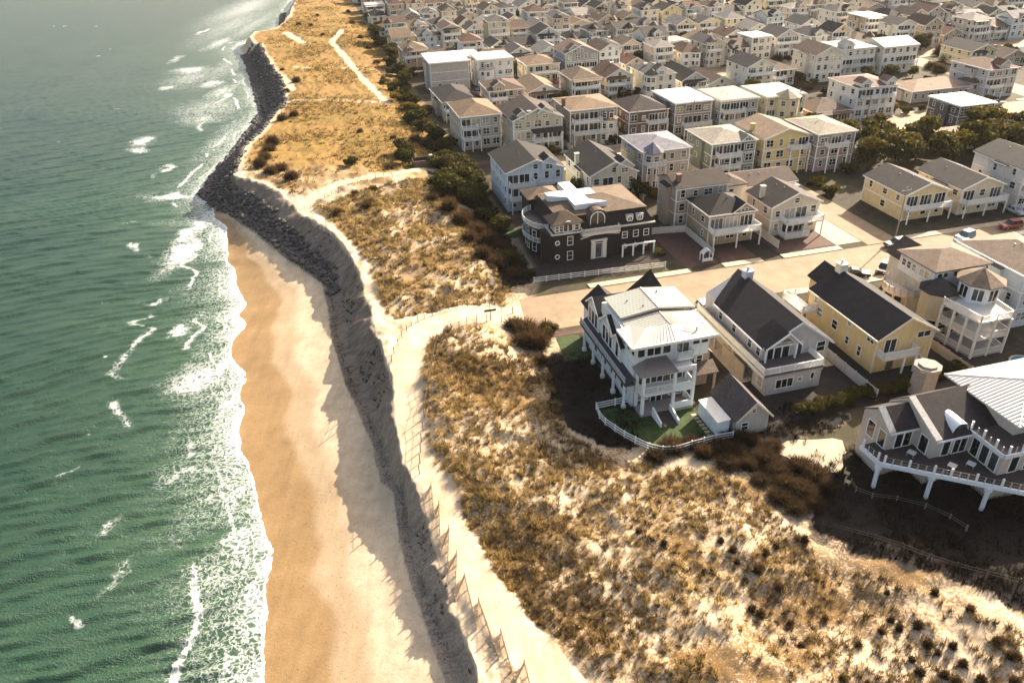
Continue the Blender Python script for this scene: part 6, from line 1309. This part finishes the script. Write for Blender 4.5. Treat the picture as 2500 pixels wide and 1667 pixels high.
fence('yard_fence', 'white rail fence curving round the lawn of the white house', [(39.0, 84.3), (36.7, 84.3), (33.8, 84.2), (33.5, 82.1), (33.7, 80.4), (34.4, 78.6), (35.1, 77.0), (36.0, 75.4), (37.2, 73.6), (38.6, 72.5), (40.4, 72.1), (42.7, 72.4), (46.4, 72.7), (48.8, 72.6)], 1.15, 2.0)
fence('street_fence', 'white panel fence along the street before the dark mansion', [(36.9, 124.9), (44, 124.5), (52, 124.0), (62.6, 123.3)], 1.1, 2.6, 'rail', (.66, .63, .60), z=4)
fence('boundary_wall', 'grey-white boundary fence between the grey and yellow houses', [(72.4, 74.5), (72.4, 104)], 1.7, 2.4, 'solid', (.46, .44, .42), z=4)
fence('boundary_wall', 'tan boundary fence between the yellow and turret houses', [(89.3, 75.5), (89.3, 104)], 1.6, 2.4, 'solid', (.50, .42, .31), z=4)
fence('boundary_wall', 'pale fence beside the drive of the dark mansion', [(73.6, 125), (73.6, 137.5), (66, 138.6)], 1.5, 2.4, 'solid', (.56, .52, .46), z=4)
LF = [(57.6, 156, 183, 'right of the white and blue house'), (72.6, 156.5, 181, 'right of the cream gabled house'), (53, 196, 225, 'left of the many-gabled house'), (69.2, 196, 224, 'right of the many-gabled house'), (86, 196, 222, 'right of the curved deck house'), (99, 196, 222, 'right of the dark brown house'), (92, 159, 182, 'left of the green-grey house'), (87.2, 124, 141, 'between the black and brown roofed houses'), (126.4, 194, 216, 'left of the rounded yellow house'), (140.4, 190, 214, 'right of the rounded yellow house')]
for b, a0, a1, wh in LF: fence('garden_fence', 'long cream garden fence %s' % wh, [(b, a0), (b, a1)], 1.7, 3.2, 'solid', (.66, .58, .44), z=4)
c5 = lambda x, y: G(800+x/2.613, 700+y/2.613, 5.6)
fence('path_fence', 'post and rope fence on the sea side of the sandy path', [c5(400, 570), c5(430, 470), c5(480, 370), c5(540, 290), c5(620, 235), c5(720, 195), c5(830, 165), c5(960, 140), c5(1180, 125)], 1.1, 2.0, 'rope', (.10, .075, .055), mat='board', town=False)
fence('path_fence', 'post and rope fence on the dune side of the sandy path', [c5(585, 1190), c5(600, 1000), c5(630, 800), c5(660, 600), c5(700, 390), c5(790, 300), c5(890, 250), c5(1015, 220), c5(1200, 195), c5(1390, 190)], 1.3, 2.0, 'rope', (.13, .10, .075), mat='board', town=False)
c6 = lambda x, y: G(800+x/2.94, 1150+y/2.94, 5.2)
zz_ = [(705,190),(745,120),(765,320),(800,240),(806,560),(870,400),(858,690),(925,570),(912,880),(980,730),(1065,1085),(1080,905),(1225,1315),(1240,1125),(1345,1510),(1410,1355),(1480,1640),(1560,1520)]
fence('sand_fence', 'zigzag slatted sand fence along the crest of the eroded dune', [c6(*p) for p in zz_], .75, 1.6, 'slat', (.40, .32, .24), mat='board', town=False)
fence('crossover_fence', 'low rope fence beside the far beach path', [G(*p, 5.2) for p in ((760,520),(830,485),(900,465),(960,452))], 1.0, 2.4, 'rope', (.2, .15, .1), mat='board', town=False)
fence('brush_fence', 'thin wire fence curving through the dark brush below the deck', [G(*p, 4.4) for p in ((2078,1175),(2090,1195),(2130,1210),(2190,1218),(2260,1235),(2320,1262),(2360,1290))], .8, 2.4, 'rope', (.22, .18, .15), mat='board', town=False)
fence('lot_fence', 'sparse wire fence along the dune at the foot of the dark lot', [G(*p, 4.6) for p in ((2005,1275),(2135,1320),(2200,1340),(2270,1365),(2335,1385),(2405,1400),(2490,1420))], .9, 4.2, 'rope', (.06, .05, .04), mat='board', town=False)

# ------------------------------------------------------------------ vehicles
def car(label, b, a, rz, color, kind='suv', name='parked_car'):
    o = town_thing(name, label, 'car', b, a, 4.02, rz, 'vehicles on the street', absolute=False)
    L, Wd = (4.7, 1.85) if kind != 'pickup' else (5.5, 1.95); hh = {'suv': 1.72, 'sedan': 1.45, 'pickup': 1.85}[kind]; sh_ = .98 if kind != 'sedan' else .88
    sec = {'suv': [(-.5, .45, .80), (-.47, .3, .95), (-.30, .3, sh_), (.30, .3, sh_+.02), (.46, .3, .92), (.5, .42, .72)], 'sedan': [(-.5, .42, .70), (-.46, .28, .82), (-.2, .28, sh_), (.25, .28, sh_), (.46, .28, .84), (.5, .4, .7)], 'pickup': [(-.5, .5, .95), (-.47, .35, 1.05), (-.2, .35, 1.08), (.2, .35, 1.08), (.47, .35, 1.05), (.5, .5, .95)]}[kind]
    mb = MB(); rings = []
    for fx, z0, z1 in sec:
        x = fx*L; wv = Wd/2*(.88 if abs(fx) > .48 else 1); i0 = len(mb.v); mb.v += [(x, -wv, z0), (x, -wv*1.0, (z0+z1)/2), (x, -wv*.93, z1), (x, wv*.93, z1), (x, wv, (z0+z1)/2), (x, wv, z0)]; rings.append(i0)
    for r1, r2 in zip(rings, rings[1:]):
        for k in range(6): mb.f.append((r1+k, r1+(k+1) % 6, r2+(k+1) % 6, r2+k)); mb.m.append(0)
    mb.f.append(tuple(rings[0]+k for k in range(6))); mb.m.append(0); mb.f.append(tuple(rings[-1]+k for k in reversed(range(6)))); mb.m.append(0)
    body = mb.build('body', M['carpaint'], o, color)
    x0, x1, t0, t1 = {'suv': (-.16*L, .46*L, -.04*L, .40*L), 'sedan': (-.18*L, .36*L, -.03*L, .22*L), 'pickup': (-.18*L, .12*L, -.08*L, .10*L)}[kind]
    cb_ = MB(); wv = Wd/2*.92; wt = Wd/2*.74; cb_.v = [(x0, -wv, sh_), (x1, -wv, sh_), (x1, wv, sh_), (x0, wv, sh_), (t0, -wt, hh-.06), (t1, -wt, hh-.06), (t1, wt, hh-.06), (t0, wt, hh-.06)]
    cb_.f = [(0, 1, 5, 4), (1, 2, 6, 5), (2, 3, 7, 6), (3, 0, 4, 7), (4, 5, 6, 7), (0, 3, 2, 1)]; cb_.m = [0]*6; gl = cb_.build('windows', M['glass'], o)
    rf = MB().solid([(t0-.05, -wt-.02, hh), (t1+.05, -wt-.02, hh), (t1+.05, wt+.02, hh), (t0-.05, wt+.02, hh)], .08); rf.build('car_roof', M['carpaint'], o, color)
    pl = MB()
    for xx in (t0, (t0+t1)/2, t1):
        for s in (-1, 1): xb = {t0: x0, t1: x1}.get(xx, xx); pl.bar((xb, s*(wv+.005), sh_), (xx, s*(wt+.005), hh-.05), .07, .05)
    pl.build('pillar', M['carpaint'], o, color)
    for sx_ in (-.31*L, .30*L):
        for s in (-1, 1):
            wh = MB().tube((sx_, s*(Wd/2-.2), .34), (sx_, s*(Wd/2+.01), .34), .34, .34, 14).build('wheel', M['rubber'], o); MB().tube((sx_, s*(Wd/2+.0), .34), (sx_, s*(Wd/2+.02), .34), .2, .2, 10).build('rim', M['chrome'], wh)
    for s in (-1, 1):
        MB().box(-L/2-.02, -L/2+.08, s*Wd*.36-.18, s*Wd*.36+.18, .62, .76).build('headlight', M['lamp'], o); MB().box(L/2-.08, L/2+.02, s*Wd*.38-.14, s*Wd*.38+.14, .72, .9).build('tail_light', M['tail'], o)
    if kind == 'pickup': MB().box(.14*L, .47*L, -Wd*.40, Wd*.40, 1.02, 1.09).build('cargo_bed', M['rubber'], o)
    return o
car('dark grey estate car parked at the far kerb by the concrete drive', 109.4, 117.6, 0, (.04, .04, .045))
car('black car with bright windscreen beyond the yellow house', 100.0, 108.9, R(35), (.012, .012, .014))
car('black car half hidden behind the yellow house chimney', 94.3, 109.0, R(150), (.014, .013, .015), 'sedan')
car('bright blue car on the street beyond the turret house', 124.4, 116.2, R(15), (.02, .16, .34))
car('white car parked on the near side of the street at right', 131, 109.2, 0, (.6, .6, .6), 'sedan')
car('dark red car at the far kerb beyond the blue car', 137, 117.8, 0, (.2, .03, .03))
car('silver car in the drive of the cream gable house', 144.2, 124, R(90), (.4, .41, .42), 'sedan')
car('white car parked before the grey gable house', 61.5, 105.0, R(90), (.62, .6, .57))
car('white pickup truck beside the blue car', 121.2, 112.6, R(80), (.6, .6, .58), 'pickup', 'pickup_truck')
car('grey car parked in the lane behind the concrete drive', 108, 150, R(90), (.45, .45, .45))
car('charcoal car further up the lane by the grove', 110, 168, R(90), (.07, .07, .08), 'sedan')

rc = random.Random(77); CCOL = [('silver', (.42, .43, .44)), ('white', (.62, .61, .59)), ('black', (.015, .015, .017)), ('grey', (.16, .16, .17)), ('blue', (.03, .07, .16)), ('red', (.22, .03, .03)), ('tan', (.35, .29, .2))]
cl = {}
for k in range(60):
    si = rc.choice([1, 1, 2, 2, 3]); near_ = rc.random() < .5; b = rc.uniform(50, 250); a = STREET_A[si]+(1.2 if near_ else 10.8); x, y = W(b, a)
    if in_view(x, y, 4, 0) and all(abs(b-q) > 6 for q in cl.get((si, near_), [])): cl.setdefault((si, near_), []).append(b)
for (si, near_), bs__ in sorted(cl.items()):
    for k, b in enumerate(sorted(bs__)[:6]):
        cn_, cc = rc.choice(CCOL); car('%s car at the %s kerb of the %s street, %s from the dunes' % (cn_, 'near' if near_ else 'far', ordinal(si+1), ordinal(k+1)), b, STREET_A[si]+(1.2 if near_ else 10.8), rc.choice([0, math.pi]), cc, rc.choice(['suv', 'sedan']))

# ------------------------------------------------------------------ small things
o = town_thing('wooden_shelter', 'low dark wooden shelter beside the far beach path', 'shelter', 25.5, 192, gz(*W(25.5, 192)), absolute=False)
MB().box(0, 8.5, 0, .25, 0, 1.5).build('front_wall', M['board'], o, (.15, .10, .08)); MB().box(0, 8.5, 2.6, 2.85, 0, 1.7).build('rear_wall', M['board'], o, (.05, .04, .035)); MB().box(0, .2, .25, 2.6, 0, 1.6).build('side_wall', M['board'], o, (.08, .06, .05)); MB().box(8.3, 8.5, .25, 2.6, 0, 1.6).build('side_wall', M['board'], o, (.08, .06, .05)); MB().box(4.4, 5.2, 1.6, 2.2, 0, 2.3).build('notice_box', M['paint'], o, (.7, .68, .62))
x, y = G(1203, 712, 4.4); o = thing('beach_sign', 'upright white beach notice board at the street end', 'sign', (x, y, gz(x, y)), .5); MB().box(-.05, .05, -.05, .05, -.2, .7).build('post', M['board'], o, (.4, .35, .3)); MB().box(-.26, .26, -.03, .03, .7, 2.2).build('board', M['paint'], o, (.72, .72, .70))
x, y = G(1198, 785, 5.2); o = thing('beach_sign', 'dark T-shaped sign standing on the sandy path', 'sign', (x, y, gz(x, y)), .25); MB().box(-.06, .06, -.06, .06, -.2, 2.0).build('post', M['board'], o, (.07, .055, .045)); MB().box(-1.0, 1.0, -.04, .04, 1.7, 2.1).build('board', M['board'], o, (.08, .06, .05))
o = town_thing('garden_arbour', 'small white garden arbour with gable top by the brick drive', 'arbour', 71.3, 123.6, absolute=False)
for x in (-1, 1):
    for y in (-.6, .6): MB().box(x-.08, x+.08, y-.08, y+.08, 0, 1.7).build('post', M['paint'], o, TRIM)
MB().box(-1.05, 1.05, -.68, -.6, .15, .8).build('panel', M['paint'], o, TRIM); mb = MB(); gable_roof(mb, -1, 1, -.6, .6, 1.7, .8, 'A', .1, .08); mb.build('roof', M['paint'], o, (.6, .58, .55))
mb = MB().extrude([W(*p) for p in ((66.5, 67.5), (68.3, 67), (68.8, 69.2), (67, 69.8))], 4.06, 4.35); tag(mb.build('pool_cover', M['poolgreen']), 'green covered hot tub beside the pool patio', 'hot tub')
for k, (b, a) in enumerate(((60.3, 63.6), (61.2, 65.0))):
    o = town_thing('garden_chair', 'pale wooden chair at the left end of the deck, %s' % ('lower one', 'upper one')[k], 'chair', b-2.6, a-3.2, gz(*W(b-2.6, a-3.2)), .6, absolute=False)
    MB().box(-.3, .3, -.3, .3, .38, .44).build('seat', M['board'], o, (.6, .45, .25)); MB().box(-.3, .3, .26, .32, .44, 1.0).build('backrest', M['board'], o, (.6, .45, .25))
    for dx in (-.26, .26):
        for dy in (-.26, .26): MB().box(dx-.03, dx+.03, dy-.03, dy+.03, 0, .38).build('leg', M['board'], o, (.5, .38, .2))
o = town_thing('swimming_pool', 'blue pool in the garden of the turret house', 'pool', 99.3, 75.9, absolute=False); MB().extrude(ngon(0, 0, 2.0, 14), 0, .25).build('pool_edge', M['concrete'], o); MB().extrude(ngon(0, 0, 1.7, 14), .1, .27).build('pool_water', M['water'], o)
POL = [(47, 196.8), (52, 121.5)] and [(49.5, 197.5), (88, 197), (112.6, 121.6), (105, 197.5), (150, 182.8), (138, 197.5), (182, 182.6), (196, 260.5), (96, 260.8), (130, 261), (226, 261.0)]
for k, (b, a) in enumerate(sorted(POL)):
    o = town_thing('utility_pole', 'tall wooden utility pole with crossarm, %s from the dunes' % ordinal(k+1), 'utility pole', b, a, group='utility poles along the streets', absolute=False)
    MB().tube((0, 0, 0), (0, 0, 10.5), .15, .11, 8).build('pole', M['board'], o, (.30, .25, .2)); MB().box(-1.1, 1.1, -.06, .06, 9.6, 9.75).build('crossarm', M['board'], o, (.25, .2, .16))
    for x in (-1, -.4, .4, 1): MB().tube((x, 0, 9.75), (x, 0, 9.95), .05, .04, 6).build('insulator', M['chrome'], o)
# ------------------------------------------------------------------ light sea haze over everything
hz = MB().box(-3400, 3400, -120, 3900, -12, 78)
mt = bpy.data.materials.new('haze'); mt.use_nodes = True; n = mt.node_tree; n.nodes.remove(n.nodes['Principled BSDF'])
pv = n.nodes.new('ShaderNodeVolumePrincipled'); pv.inputs['Color'].default_value = (0.95, 0.93, 0.88, 1); pv.inputs['Density'].default_value = 0.000035; pv.inputs['Anisotropy'].default_value = 0.2
n.links.new(pv.outputs[0], n.nodes['Material Output'].inputs['Volume'])
o = hz.build('haze', mt); tag(o, 'thin bright sea haze over the coast', kind='stuff')
